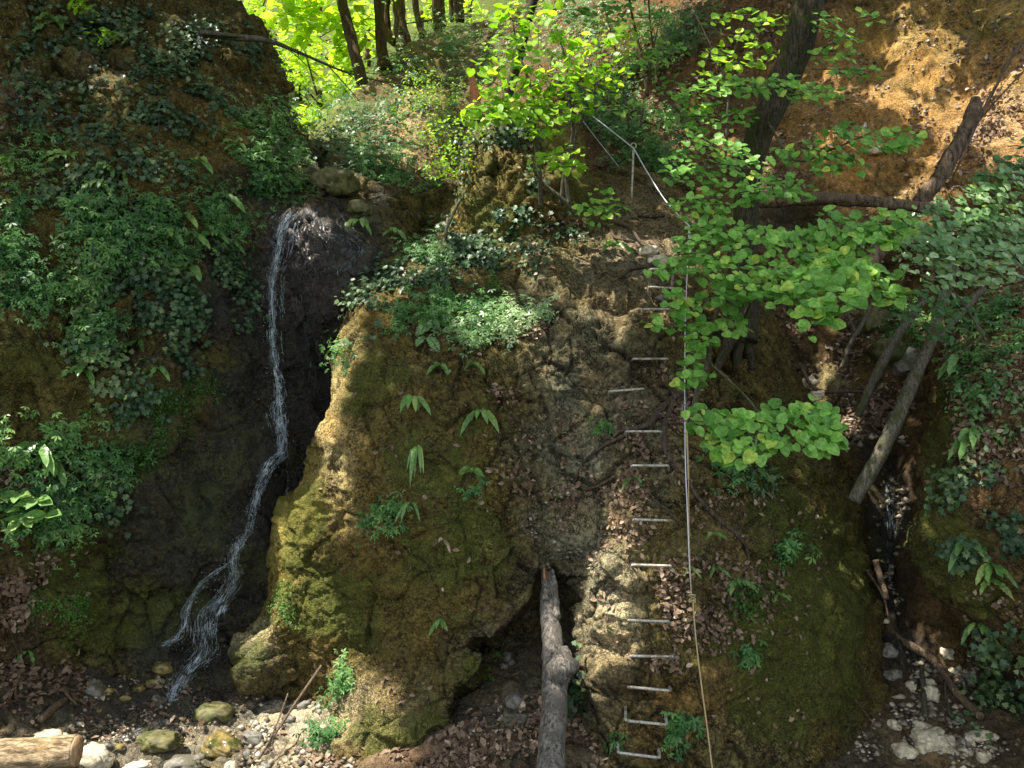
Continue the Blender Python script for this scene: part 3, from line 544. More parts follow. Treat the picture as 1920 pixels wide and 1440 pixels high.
def spray(mb, st, cx, cy, rx, ry, Y, n, size, ang=0., tau=52., jit=.22, root=None, rmat=None, kind=ROUND, layers=1):
    """a flat spray of leaves on a twig; the blades overlap like shingles and lean towards the open side"""
    a = np.array([math.cos(ang), 0, -math.sin(ang)]); b = np.array([math.sin(ang)*.5, -math.sin(R(tau)), -math.cos(R(tau))]); b = norm(b-a*(a@b)); nn = np.cross(a, b)
    if nn[2] < 0: nn = -nn
    c = at(cx, cy, Y); A = rx*Y/F; B = ry*Y/F/max(math.cos(R(tau)), .3)
    pts = []; tries = 0; dmin = size*.52
    while len(pts) < n and tries < n*40:
        tries += 1; r = math.sqrt(random.random()); th = random.random()*6.283; q = (r*math.cos(th), r*math.sin(th))
        if r > .75 and random.random() < .35: continue
        p = (q[0]*A, q[1]*B)
        if tries < n*25 and any((p[0]-k[0])**2+(p[1]-k[1])**2 < dmin**2 for k in pts): continue
        pts.append(p)
    q = np.array(pts); n = len(q)
    arch = -.10*(q[:, :1]/max(A, .01))**2*A-.14*(q[:, 1:]/max(B, .01))**2*B
    P = c+a*q[:, :1]+b*q[:, 1:]+nn*(arch+rng.normal(size=(n, 1))*.018*(1+jit*2))+nn*rng.integers(0, layers, (n, 1))*(-.05)
    s = np.sign(q[:, 1:]+rng.normal(size=(n, 1))*.02); tip = b*(.55*s+.35)+a*(.45*np.sign(A)*(1 if root is None or root[0] < cx else -1))+rv(n, .28)
    leaves(mb, kind, P, norm(nn+rv(n, jit)), tip, size*rng.uniform(.55, 1.15, n), np.clip(.45+.28*rng.normal(size=n)+.2*nn[2]*rng.normal(), 0, 1))
    if st is not None:
        e0 = c-a*A*.9; e1 = c+a*A*.9
        if root is not None:
            rp = at(*root)
            if np.linalg.norm(e1-rp) < np.linalg.norm(e0-rp): e0, e1 = e1, e0
            tube(st, [rp, rp*.5+e0*.5-nn*.03+rv(1, .02)[0], e0-nn*.02], [.0075, .0045], 5, 10, caps=False)
        tube(st, [e0-nn*.02, c-nn*.015, e1-nn*.03], [.0045, .0015], 4, 8, caps=False)
        for i in rng.choice(n, max(2, n//6)):
            t = np.clip(q[i, 0]/A*.9-.15, -1, 1)*.9; tube(st, [c+a*A*t-nn*.02, P[i]-nn*.008], .0013, 3, 3, caps=False)
def fuzz(mb, st, cx, cy, rx, ry, Y, n, size, dY=.5, kind=ROUND, face=None, droop=.5):
    """a loose ball of leaves"""
    u = rv(n, 1); u = norm(u)*rng.uniform(.2, 1, (n, 1))**.5
    c = at(cx, cy, Y); P = c+u*np.array([rx*Y/F, dY, ry*Y/F]); f = norm((face if face is not None else UP*.8+CAMV*.5)+rv(n, .45))
    leaves(mb, kind, P, f, np.array([0, -.3, -droop])+rv(n, .6), size*rng.uniform(.5, 1.15, n), np.clip(.5+.3*rng.normal(size=n), 0, 1))
    if st is not None:
        for k in range(max(2, n//14)):
            i = rng.integers(0, n); tube(st, [c-UP*ry*Y/F*.6, (P[i]+c)/2+rv(1, .03)[0], P[i]], [.004, .0012], 3, 6, caps=False)
# ------------------------------------------------------------------ creepers and low plants, one object per clump
LC, BU, KN, HI, RB, GR, VA = 'left_cliff', 'rock_buttress', 'rock_knob', 'hillside', 'right_bank', 'ground', 'valley_floor'
G = 'plant clumps on the rocks'
for (nm, kd, x, y, rx, ry, n, sh, dp, sz, lab, cat) in [
 ('ivy','ivy',310,120,95,70,620,LC,.07,1.05,'dark ivy mat just under the crest of the left cliff, left of the bare pole','ivy'),
 ('ivy','ivy',420,95,90,45,420,LC,.07,1.0,'dark ivy around the foot of the fallen pole on the left cliff crest','ivy'),
 ('ivy','ivy',290,200,50,45,200,LC,.05,1.0,'hanging ivy tongue below the ivy mat high on the left cliff','ivy'),
 ('ivy','ivy',200,45,70,45,240,LC,.08,1.1,'ivy clump at the top edge beside the yellow leaves','ivy'),
 ('ivy','ivy',535,160,28,90,260,LC,.06,1.0,'ivy fringe hanging on the right edge of the left cliff against the bright forest','ivy'),
 ('ivy','ivy',190,250,45,40,150,LC,.05,1.0,'small ivy patch in the middle of the upper left cliff','ivy'),
 ('ivy','ivy',130,370,75,45,380,LC,.06,1.1,'blue-green ivy patch above the green herb shelf on the far left','ivy'),
 ('ivy','ivy',40,60,60,90,200,LC,.05,1.0,'sparse ivy in the top left corner of the left cliff','ivy'),
 ('ivy','ivy',300,390,40,25,120,LC,.04,1.0,'little ivy tuft left of the strap ferns beside the waterfall','ivy'),
 ('ivy','ivy',235,520,100,60,900,LC,.07,1.0,'dense dark ivy curtain in the middle of the left cliff','ivy'),
 ('ivy','ivy',370,560,90,65,950,LC,.07,.95,'dense dark ivy curtain hanging beside the waterfall','ivy'),
 ('ivy','ivy',200,640,80,45,380,LC,.06,1.0,'lower fringe of ivy under the curtain on the left cliff','ivy'),
 ('ivy','ivy',300,650,60,70,360,LC,.05,.9,'thin ivy trails above the liverwort cushions','ivy'),
 ('ivy','ivy',225,770,60,50,220,LC,.05,1.0,'ivy sprig among the tiny-leaved cushions low on the left cliff','ivy'),
 ('ivy','ivy',150,920,110,60,520,LC,.06,1.0,'low ivy by the broad-leaved rosette at lower left','ivy'),
 ('ivy','ivy',560,290,70,50,380,LC,.06,.9,'ivy on the shelf just above the lip of the waterfall','ivy'),
 ('herb','herb',500,250,75,50,520,LC,.10,.8,'fine green herbs on the shoulder above the waterfall','herb'),
 ('herb','herb',470,310,90,50,620,LC,.10,.8,'feathery green herbs spilling left of the waterfall lip','herb'),
 ('herb','herb',520,350,60,25,260,LC,.08,.7,'small green herbs overhanging the top of the waterfall','herb'),
 ('herb','herb',120,455,130,50,1000,LC,.13,.95,'broad shelf of green herbs on the far left of the cliff','herb'),
 ('herb','herb',230,400,80,40,420,LC,.11,.9,'green herb clump at the upper end of the left shelf','herb'),
 ('herb','herb',100,545,100,40,600,LC,.10,.9,'green herbs below the left shelf above bare mossy rock','herb'),
 ('herb','herb',30,470,60,60,300,LC,.12,.9,'green herbs at the left edge of the photo','herb'),
 ('herb','herb',300,480,80,40,320,LC,.09,.8,'green herbs between the two dark ivy curtains','herb'),
 ('herb','herb',165,630,50,35,170,LC,.09,.9,'bright herb tuft under the ivy on the left cliff','herb'),
 ('herb','herb',215,615,45,30,120,LC,.09,.8,'second bright herb tuft under the ivy curtain','herb'),
 ('herb','herb',60,960,90,50,480,LC,.10,.9,'green herbs at the foot of the left cliff above the leaf litter','herb'),
 ('herb','herb',160,860,90,60,430,LC,.09,.85,'green herbs around the strap ferns low on the left','herb'),
 ('herb','herb',60,830,60,40,220,LC,.09,.9,'herb patch at the left edge under the bare mossy rock','herb'),
 ('ivy','ivy',250,70,90,50,420,LC,.07,1.0,'ivy spread between the yellow sprig and the crest of the left cliff','ivy'),
 ('ivy','ivy',90,150,90,80,380,LC,.05,1.0,'scattered ivy over the ochre rock at upper left','ivy'),
 ('ivy','ivy',380,190,80,60,380,LC,.06,1.0,'ivy falling from the crest over the bare ochre hollow','ivy'),
 ('ivy','ivy',230,330,110,50,420,LC,.05,1.0,'scattered ivy around the pair of strap ferns','ivy'),
 ('herb','herb',400,410,70,40,420,LC,.08,.8,'green herbs around the row of strap ferns','herb'),
 ('herb','herb',60,300,60,60,160,LC,.07,.8,'sparse herbs at the left edge beside the strap fern','herb'),
 ('ivy','ivy',430,540,40,70,420,LC,.05,.9,'ivy edge right against the dark wet wall','ivy'),
 ('ivy','ivy',625,335,45,25,260,LC,.05,.9,'ivy over the boulder at the lip of the fall','ivy'),
 ('liverwort','tiny',340,735,60,40,1100,LC,.02,.9,'tiny-leaved green cushion nearest the wet wall','moss cushion'),
 ('liverwort','tiny',260,800,80,50,1700,LC,.025,.9,'large tiny-leaved green cushion left of the waterfall foot','moss cushion'),
 ('liverwort','tiny',250,870,70,40,1200,LC,.02,.9,'lower tiny-leaved cushion above the dark wet wall','moss cushion'),
 ('liverwort','tiny',150,800,60,35,700,LC,.02,.9,'tiny-leaved cushion beside the strap ferns at lower left','moss cushion'),
 ('liverwort','tiny',110,1135,40,45,900,LC,.02,.9,'pale green cushion at the foot of the left cliff by the leaf litter','moss cushion'),
 ('liverwort','tiny',555,1130,45,35,600,BU,.02,.9,'tiny-leaved cushion under the sunlit left ridge of the buttress','moss cushion'),
 ('herb','herb',690,320,80,45,620,HI,.16,1.0,'green bush of herbs right of the boulder above the waterfall','herb'),
 ('herb','herb',740,350,80,40,560,HI,.16,1.0,'grey-green herbs on the ivy mound left of the rock knob','herb'),
 ('ivy','ivy',720,410,90,50,900,HI,.08,1.2,'dark ivy covering the lower face of the mound behind the waterfall','ivy'),
 ('ivy','ivy',650,280,60,40,420,HI,.09,1.2,'sunny ivy at the left foot of the mound by the forest edge','ivy'),
 ('ivy','ivy',800,360,50,60,420,HI,.08,1.2,'ivy in the shade left of the rock knob','ivy'),
 ('ivy','ivy',760,205,50,22,260,HI,.08,1.2,'ivy on top of the small bare earth patch of the mound','ivy'),
 ('ivy','ivy',710,255,35,30,160,HI,.08,1.2,'ivy along the left rim of the small bare earth patch','ivy'),
 ('ivy','ivy',650,370,60,40,420,HI,.08,1.1,'ivy over the boulder top right of the waterfall lip','ivy'),
 ('bush','lit',800,215,60,40,480,HI,.30,1.1,'sunlit yellow-green bush left of the orange stump','bush'),
 ('bush','lit',800,270,45,40,380,HI,.28,1.1,'bright bush of small leaves beside the rock knob','bush'),
 ('bush','herb',770,140,90,35,420,HI,.35,1.5,'green undergrowth along the lip of the leaf bank','bush'),
 ('bush','herb',650,225,60,35,420,HI,.30,1.4,'bright undergrowth at the valley mouth beside the mound','bush'),
 ('bush','herb',870,110,80,50,700,HI,.3,1.5,'olive undergrowth covering the leaf bank under the forest trunks','bush'),
 ('bush','herb',720,225,50,30,260,HI,.18,1.2,'low green cover on the crest of the mound behind the fall','bush'),
 ('bush','lit',820,190,60,30,300,HI,.25,1.2,'sunlit sprigs on the bare slope left of the orange stump','bush'),
 ('herb','herb',850,230,50,40,260,HI,.2,1.2,'green herbs behind the left corner of the knob','herb'),
 ('bush','herb',1080,60,80,60,520,HI,.35,1.6,'undergrowth at the top edge behind the sapling','bush'),
 ('bush','lit',1180,110,70,60,420,HI,.35,1.5,'brighter small-leaved bush behind the two thin dark stems','bush'),
 ('bush','herb',1290,60,60,60,320,HI,.3,1.5,'undergrowth left of the loose twigs at the top','bush'),
 ('bush','herb',1130,190,70,40,380,HI,.3,1.4,'undergrowth behind the upper end of the guide cable','bush'),
 ('bush','herb',980,90,60,60,300,HI,.3,1.5,'undergrowth on the leaf bank behind the sapling crown','bush'),
 ('bush','herb',820,65,50,22,200,HI,.3,1.4,'grassy tuft on the crest below the forest trunks','bush'),
 ('herb','herb',1170,235,90,40,520,HI,.2,1.1,'shaded green herbs behind the thin guide cable','herb'),
 ('herb','herb',1215,310,60,45,420,HI,.2,1.1,'dense green herbs around the white cable post','herb'),
 ('herb','herb',1240,90,60,60,320,HI,.2,1.2,'green herbs high on the leaf bank left of the leaning tree','herb'),
 ('herb','small',1140,60,90,40,420,HI,.25,1.3,'leafy undergrowth at the top centre behind the young sapling','herb'),
 ('herb','small',1250,30,60,30,200,HI,.25,1.3,'leafy undergrowth at the top edge right of centre','herb'),
 ('ivy','ivy',945,255,75,22,300,KN,.08,1.1,'ivy cap on top of the square rock knob','ivy'),
 ('ivy','ivy',1000,325,24,26,40,KN,.07,1.1,'ivy hanging down the face of the rock knob','ivy'),
 ('ivy','ivy',975,412,45,16,110,KN,.06,1.1,'ivy at the foot of the rock knob','ivy'),
 ('ivy','ivy',868,310,14,60,80,KN,.06,1.0,'ivy on the sunlit left corner of the rock knob','ivy'),
 ('ivy','ivy',880,455,60,38,620,BU,.07,1.1,'sunlit silvery ivy on the shoulder below the rock knob','ivy'),
 ('ivy','ivy',950,480,60,38,260,BU,.06,1.0,'dark ivy below the rock knob in the middle','ivy'),
 ('ivy','ivy',1060,440,60,30,140,BU,.05,1.0,'scattered ivy under the hazel stems','ivy'),
 ('herb','herb',790,485,60,20,260,BU,.09,.9,'bright green herbs on the left shoulder of the buttress','herb'),
 ('ivy','ivy',770,520,80,28,520,BU,.08,1.0,'sunlit ivy along the left shoulder of the buttress','ivy'),
 ('ivy','ivy',690,575,35,50,300,BU,.07,1.0,'ivy hanging over the left edge of the buttress','ivy'),
 ('geranium','herb',640,665,24,32,90,BU,.08,.9,'pale sprig sticking out from the left edge of the buttress','herb'),
 ('geranium','herb',845,590,85,32,520,BU,.09,.85,'green geranium clump on the upper front of the buttress','herb'),
 ('geranium','herb',895,625,65,28,360,BU,.09,.85,'sunlit geranium cushion hanging at the top of the mossy face','herb'),
 ('geranium','herb',955,605,32,25,190,BU,.12,.85,'brilliant white-lit geranium sprig with red stems','herb'),
 ('geranium','tiny',940,545,25,30,160,BU,.05,1.4,'small fresh green tuft in the shade above the geraniums','herb'),
 ('geranium','herb',1025,575,30,20,80,BU,.05,.8,'dark little plant beside the thin root on the upper buttress','herb'),
 ('geranium','herb',735,600,30,22,60,BU,.05,.8,'small dark plant at upper left of the mossy face','herb'),
 ('geranium','herb',735,965,38,28,110,BU,.07,.8,'pale-leaved herb with small violet flowers on the mossy face','herb'),
 ('geranium','herb',885,905,20,14,30,BU,.04,.7,'tiny seedling left of the grey channel','herb'),
 ('geranium','herb',1130,800,14,14,26,BU,.05,.8,'fresh green seedling left of the big roots','herb'),
 ('ivy','ivy',1078,1315,16,34,110,GR,.30,1.1,'bright green ivy growing upright beside the leaning dead log','ivy'),
 ('herb','herb',1375,880,42,32,130,BU,.08,1.0,'hanging green herb under the big round-leaved spray','herb'),
 ('ivy','ivy',1420,905,34,20,60,BU,.05,1.0,'few dark leaves right of the hanging green herb','ivy'),
 ('herb','herb',1482,1030,26,22,60,BU,.07,1.1,'lone light green plant on the mossy right flank','herb'),
 ('grass_tuft','tiny',1392,1122,28,28,300,BU,.06,1.3,'bright green cushion of tiny leaves beside the rope knot','moss cushion'),
 ('herb','herb',1270,1345,22,22,40,BU,.05,1.0,'dark leaves at the right end of the second lowest rung','herb'),
 ('herb','herb',1405,1225,28,16,30,BU,.04,.9,'small seedling on the lower right of the buttress','herb'),
 ('herb','herb',1160,1385,10,14,14,BU,.05,.9,'seedling growing at the left end of the lowest rung','herb'),
 ('herb','herb',1265,1385,14,34,40,BU,.04,.9,'little leaves beside the crack right of the lowest rung','herb'),
 ('herb','herb',655,1262,16,32,70,BU,.06,.9,'small plant on the toe of the buttress next to the sunlit patch','herb'),
 ('herb','herb',608,1372,28,34,120,GR,.07,.8,'plant on the sunlit ground right of the thin stick','herb'),
 ('herb','tiny',925,1245,28,28,160,BU,.04,1.3,'small green tuft above the hollow left of the log','herb'),
 ('herb','grey',1880,770,50,50,220,RB,.12,1.0,'greyish leaves on the right bank above the shining fern','herb'),
 ('herb','herb',1890,620,60,50,260,RB,.12,1.0,'green herbs on the leaf slope at the right edge','herb'),
 ('herb','herb',1830,700,50,50,180,RB,.10,.9,'scattered green leaves beside the diagonal grey stem','herb'),
 ('ivy','ivy',1830,930,60,60,260,RB,.07,1.0,'ivy mixed with dead leaves under the shining fern','ivy'),
 ('ivy','ivy',1810,1000,40,40,220,RB,.07,1.0,'pale ivy on the mossy nose of the right bank','ivy'),
 ('ivy','ivy',1890,1010,40,60,220,RB,.07,1.0,'ivy at the right edge beside the mossy nose','ivy'),
 ('ivy','ivy',1870,1240,70,60,520,RB,.08,1.1,'dark ivy in deep shade at the lower right','ivy'),
 ('ivy','ivy',1870,1330,60,50,260,GR,.08,1.1,'dark ivy trailing on the ground in the lower right corner','ivy'),
 ('herb','grey',1790,480,60,50,260,RB,.3,1.1,'green undergrowth behind the grey stems at right','herb'),
 ('herb','grey',1700,440,60,35,260,HI,.2,1.2,'low foliage at the foot of the orange bank','herb'),
 ('herb','herb',1700,620,45,45,140,HI,.15,1.0,'shaded herbs by the boulder in the gully','herb'),
]:
    patch(nm, kd, x, y, rx, ry, mat='grey' if 'lit' in lab and nm == 'geranium' else None, n=int(n*(1.7 if kd == 'herb' and sz < 1.15 else 1.15)), label=lab, cat=cat, names=[sh], depth=dp, size=sz*(.74 if kd == 'herb' else .92))  # lit geraniums get the paler leaf: sun glare put into their colour
for (x, y, n, L, lab, kw) in [
 (210,318,6,.22,'strap fern upper of the pair on the left cliff above the herb shelf',{}),(190,345,5,.20,'broad strap fern just below its neighbour on the left cliff',{}),(230,325,4,.18,'narrow strap fern right of the pair on the left cliff',{}),
 (18,300,5,.24,'strap fern hanging at the left edge of the cliff',{}),(36,352,4,.18,'small strap fern below the one at the left edge',{}),(110,285,4,.18,'strap fern left of the bare ochre rock',{}),(130,290,4,.2,'strap fern beside its twin left of the bare ochre rock',{}),
 (375,300,5,.2,'strap fern in the middle of the bare ochre rock',{}),(420,370,4,.24,'dark strap fern left of the waterfall lip',{}),(320,440,7,.22,'strap fern in the row left of the fall, leftmost',{}),(365,445,6,.22,'strap fern in the row left of the fall, second',{}),
 (405,440,6,.22,'strap fern in the row left of the fall, third',{}),(440,460,5,.2,'strap fern in the row left of the fall, nearest the water',{}),(352,510,6,.26,'large dark strap fern among the ivy curtains',{'w':.14}),(345,400,5,.2,'strap fern above the row beside the fall',{}),
 (445,265,4,.18,'strap fern among the herbs above the fall',{}),(565,262,5,.2,'strap fern on the shelf over the waterfall',{}),(262,642,5,.16,'fresh small fern under the ivy curtain',{'mat':'tiny'}),(295,690,4,.15,'small fern right of the fresh one under the ivy',{}),
 (165,695,7,.26,'strap fern with wide fronds low on the left cliff',{}),(75,835,7,.32,'strap fern leftmost of the low group by the cliff foot',{}),(100,870,6,.32,'strap fern with hanging fronds in the low group',{}),(60,1215,2,.14,'single frond on the leaf litter at lower left',{}),
 (672,425,6,.26,'strap fern hanging right of the top of the waterfall',{'droop':1.3}),(738,430,4,.2,'yellowish strap fern under the ivy mound',{}),(1155,458,5,.24,'strap fern by the path above the top rungs',{}),
 (775,745,6,.20,'strap fern on the mossy face below the geraniums',{'droop':1.4,'spread':.6}),(905,768,6,.20,'strap fern in the middle of the mossy face',{'droop':1.3,'spread':.7}),(886,885,6,.16,'star-shaped strap fern low on the mossy face',{}),
 (775,850,6,.26,'long hanging strap fern on the left of the mossy face',{'droop':1.9,'spread':.35,'w':.06}),(768,945,4,.20,'strap fern hanging under the long one',{'droop':1.6,'spread':.5,'w':.08}),(823,1160,6,.10,'tiny fern low on the bulging mossy face',{}),(835,1010,4,.10,'withered little fern above the tiny one',{'mat':'litter'}),
 (822,682,5,.12,'small fern under the geranium clump',{}),(893,680,4,.12,'small fern under the sunlit geranium cushion',{}),(1190,890,4,.12,'seedling fern at the left end of a rung in dead leaves',{}),
 (1385,1085,6,.16,'light green fern above the bright cushion',{}),(1337,1000,4,.12,'small fern right of the rope',{}),(1340,1060,4,.10,'tiny fern right of the rope, lower',{}),(1455,1110,4,.12,'grassy fern right of the bright cushion',{}),(1405,1220,5,.10,'seedling fern low on the right flank',{}),
 (1825,815,9,.34,'brightly sunlit strap fern on the right bank',{'w':.09}),(1800,670,6,.38,'large strap fern above the shining one on the right bank',{'w':.10}),(1725,598,6,.24,'strap fern over the gully, left of a pair',{}),(1752,592,5,.24,'strap fern over the gully, right of a pair',{}),
 (1805,1015,6,.2,'strap fern on the mossy nose of the right bank',{}),(1855,1055,7,.2,'strap fern right of the mossy nose',{}),(1850,1090,4,.16,'small fern below the mossy nose',{}),(1170,15,6,.3,'strap fern at the top of the photo right of the young sapling',{}),
 (1290,1060,3,.08,'sprout beside the rope',{}),(110,40,7,.30,'strap fern near the top left corner beside the yellow leaves',{}),(1830,1170,5,.18,'glossy fern low on the right bank',{}),
]:
    strap_fern(x, y, n, L, lab, None, **kw)
feather_fern(812, 605, 4, .20, 'feathery fern under the geraniums, upper of two', [BU]); feather_fern(795, 635, 2, .16, 'feathery fern frond, lower of two', [BU]); feather_fern(840, 690, 1, .12, 'single feathery frond near the top of the mossy face', [BU])
# broad-leaved rosettes at the lower left
P0 = look(42, 915, [LC], off=.08)[0]; mb = MB(P0)
for (dx, dz, n) in ((0, 0, 9), (.16, -.04, 7), (-.1, -.12, 7), (.06, -.2, 6), (.22, -.16, 5)):
    q = P0+np.array([dx, -.05, dz]); a = np.linspace(0, 6.283, n, endpoint=False)+rng.uniform(0, 1)
    leaves(mb, OVAL, np.repeat(q[None], n, 0)+rv(n, .006), norm(np.stack([np.cos(a)*-.3, 0*a-.55, .8-.2*np.sin(a)], -1)), np.stack([np.cos(a), -.5*np.sin(a)-.2, np.sin(a)*.6-.15], -1), .15*rng.uniform(.7, 1.1, n), rng.uniform(.4, 1, n))
o = mb.build('broad_leaf_plant', M['fern'], None, False); o.location = [float(c) for c in P0]; tag(o, 'broad-leaved light green plant at the left edge above the leaf litter', 'plant')
# yellow and green sunlit leaves, top left corner
P0 = look(165, 60, [LC], off=.1)[0]; mb = MB(P0); fuzz(mb, None, 165, 15, 35, 22, P0[1]-.15, 26, .10, .1, OVAL); fuzz(mb, None, 195, 62, 28, 28, P0[1]-.1, 30, .09, .1, OVAL)
o = mb.build('yellow_leaf_sprig', M['lime'], None, False); o.location = [float(c) for c in P0]; tag(o, 'sunlit yellow and green sprig near the top left corner', 'sprig')

# ------------------------------------------------------------------ fallen leaves and crumbs
def litter(name, zones, total, label, size=.05, lift=.012, mat='litter', cat='leaf litter'):
    mb = MB()
    wsum = sum(z[5]*z[3]*z[4] for z in zones)
    for (sh, x, y, rx, ry, d) in zones:
        n = int(total*d*rx*ry/wsum); P, Nn = scatter_pts([sh], x, y, rx, ry, n)
        if not len(P): continue
        keep = Nn[:, 2] > -.35; P, Nn = P[keep], Nn[keep]; n = len(P); P = P+Nn*np.abs(rng.normal(size=(n, 1)))*lift
        Nf = norm(Nn+UP*.35+rv(n, .45)); leaves(mb, DEAD, P, Nf, rv(n), size*rng.uniform(.45, 1.25, n), np.clip(rng.beta(1.6, 2.2, n), 0, 1))
    o = mb.build(name, M[mat], None, False); return tag(o, label, cat, None, 'stuff')
litter('leaf_litter', [(GR,60,1200,130,120,1.2),(LC,40,1130,90,130,1.3),(GR,230,1300,200,80,.4),(GR,600,1400,80,50,.7),(GR,950,1390,140,80,1.1),(GR,820,1420,110,30,2.4),(GR,1090,1400,30,70,1.5),(GR,1040,1250,60,90,.6)], 3600, 'dead brown leaves on the dark ground below the rocks', .062)
litter('leaf_litter', [(BU,1220,770,60,45,2.2),(BU,1190,880,90,60,1.2),(BU,1240,740,50,40,2),(BU,1060,830,80,50,.7),(BU,1300,1110,70,60,1.8),(BU,1330,1180,70,40,1.2),(BU,1400,1100,70,40,.8),(BU,1080,960,60,60,.9),(BU,1160,980,50,50,.9),(BU,990,600,40,40,1.2),(BU,1000,890,90,40,.8),(BU,1180,1100,60,130,.35),(BU,1230,1240,40,20,2),(BU,1240,600,70,70,.6),(BU,1040,460,110,40,1.3),(BU,1220,450,60,60,.8),
  (BU,870,640,60,20,1.2),(BU,1480,1090,60,120,.25),(BU,1380,940,70,60,.5),(BU,950,740,30,20,1.6),(KN,930,270,70,30,.8),(KN,1030,410,60,20,1.2),(BU,1430,1350,100,80,.12),(BU,700,1290,90,60,.12),(BU,830,850,200,250,.03)], 5200, 'dead leaves caught on the ledges of the rock buttress', .05)
litter('leaf_litter', [(HI,1560,640,90,70,3),(HI,1620,760,70,50,2.2),(HI,1700,120,260,240,.22),(HI,1880,230,110,140,.9),(HI,1230,190,140,170,1.5),(HI,1380,60,100,80,1.2),(HI,1700,480,90,60,1.5),(HI,860,130,120,60,1.2),(HI,750,240,40,40,.8),(HI,730,400,100,70,.4),(HI,1450,330,120,110,.6),(HI,1120,60,120,80,1.)], 11000, 'carpet of dead leaves on the hillside and orange bank behind', .06)
litter('leaf_litter', [(RB,1860,640,110,100,2),(RB,1880,820,90,120,1.8),(RB,1900,950,70,90,1.2),(RB,1790,760,40,120,.7),(RB,1870,1130,60,60,.8),(LC,40,860,60,60,.9),(LC,90,200,90,60,.5),(LC,270,120,60,50,.6),(LC,430,470,80,60,.4),(RB,1880,500,80,80,1.2)], 5200, 'dead leaves among the plants of the right bank and left cliff', .052)
# ------------------------------------------------------------------ iron rungs
def rung(x0, y0, x1, y1, lx, ly, i, label, bent=.0):
    """a bent rebar staple: bar and two legs that go back into the rock"""
    Pm, Nn = look((x0+x1)/2, (y0+y1)/2, [BU], 9); Y = Pm[1]-.10
    if i < 3: Y = 7.35-.12*i
    a = at(x0, y0, Y); b = at(x1, y1, Y-.01); lv = at((x0+x1)/2+lx, (y0+y1)/2+ly*2.5, Y+.24)-at((x0+x1)/2, (y0+y1)/2, Y)
    t = empty('iron_rung', (a+b)/2, label, 'rung', 'iron rungs up the rock')
    u = norm(b-a); P = [a+u*.0+lv*.10, a+u*.012, b-u*.012, b+lv*.10]
    def run(pts, nm, n):
        mb = MB((a+b)/2); c = spline(pts, n); r = .0102+.0012*(np.arange(n) % 2)
        tube(mb, c, r, 8, n); return mb.build(nm, M['metal'], t)
    run([a+u*.014, b-u*.014], 'bar', max(24, int(np.linalg.norm(b-a)/.006)))
    for (e, s) in ((a, 1), (b, -1)):
        l2 = lv*1.25
        run([e+u*.014*s, e+u*.004*s+lv*.03, e+lv*.12, e+l2*.5, e+l2], 'leg', 26)
for i, r in enumerate([(1218,505,1262,503,-1,16,'topmost rung, half hidden behind the round leaves'),(1217,538,1275,541,0,12,'second rung from the top, above the pale stone edge'),(1197,580,1256,580,0,4,'third rung from the top, half buried in earth'),
 (1187,673,1252,673,-4,3,'rung level with the lowest leaves beside the cable'),(1142,734,1206,729,-2,8,'rung standing furthest to the left, above the big roots'),(1173,809,1240,809,0,10,'rung left of the hanging roots'),
 (1184,873,1254,873,0,8,'rung under the roots, seedling at its left end'),(1187,974,1259,976,0,7,'rung at the top of the pale knobbly ridge'),(1185,1059,1258,1061,0,9,'rung with a sunlit leaf heap under it'),
 (1178,1163,1254,1165,0,3,'rung level with the forked root on the right'),(1182,1230,1262,1231,0,4,'rung fourth from the bottom'),(1177,1288,1257,1295,0,-4,'slanting rung third from the bottom'),
 (1173,1351,1250,1359,-2,-12,'second lowest rung with both ends turned up'),(1159,1411,1237,1421,-2,-12,'lowest rung with a seedling at its left end')]):
    rung(r[0], r[1], r[2], r[3], r[4], r[5], i, 'grey ribbed iron staple, '+r[6])
# ------------------------------------------------------------------ cables, stakes, rope
def stake(x0, y0, x1, y1, Y, label, r=.012, mat='metal'):
    a = at(x0, y0, Y); b = at(x1, y1, Y); mb = MB(b); tube(mb, [a, b-np.array([0, 0, .12])], r, 8, 6)
    tube(mb, spline([a+np.array([.03*math.cos(k), 0, .03+.03*math.sin(k)]) for k in np.linspace(-1.57, 4.7, 10)], 24), r*.5, 6)
    o = mb.build('cable_stake', M[mat], None); o.location = [float(c) for c in b]; tag(o, label, 'stake', 'cable stakes')
stake(1188, 278, 1184, 354, 8.75, 'white metal stake standing alone beside the path')
stake(1293, 424, 1297, 495, 7.55, 'pair-lined metal stake at the corner above the top rungs', .011)
stake(1067, 214, 1070, 252, 9.4, 'far metal stake seen through the hazel stems')
T = empty('guide_cable', at(1293, 424, 7.5), 'grey steel safety cable running from the path down beside the rungs', 'cable')
O = np.array(T.location)
def run(pts, nm, mat, r, par=T, n=None, sides=6):
    mb = MB(O); tube(mb, pts, r, sides, n or len(pts)*8); return mb.build(nm, M[mat], par)
run(path([(1092,203,9.6),(1140,240,9.2),(1188,278,8.72)], 0), 'cable_run', 'cable', .0065)
run(path([(1082,212,9.4),(1120,262,9.1),(1160,312,8.9)], 0), 'cable_run', 'cable', .003)
run(path([(1188,278,8.72),(1215,325,8.4),(1250,379,8.0),(1293,424,7.5)], 0), 'cable_run', 'cable', .0075)
run(path([(1292,424,7.5),(1288,520,7.05),(1285,600,6.7),(1284,690,6.35),(1284,765,6.15)], 0), 'cable_run', 'cable', .005)
run(path([(1284,765,6.15),(1285,860,6.0),(1289,960,5.85),(1293,1060,5.72),(1297,1124,5.62)], 0), 'cable_run', 'cable', .005)
K = run(spline([at(1284+5*math.cos(k), 768+9*math.sin(k), 6.12) for k in np.linspace(0, 6.0, 10)], 24), 'shackle', 'clamp', .005)
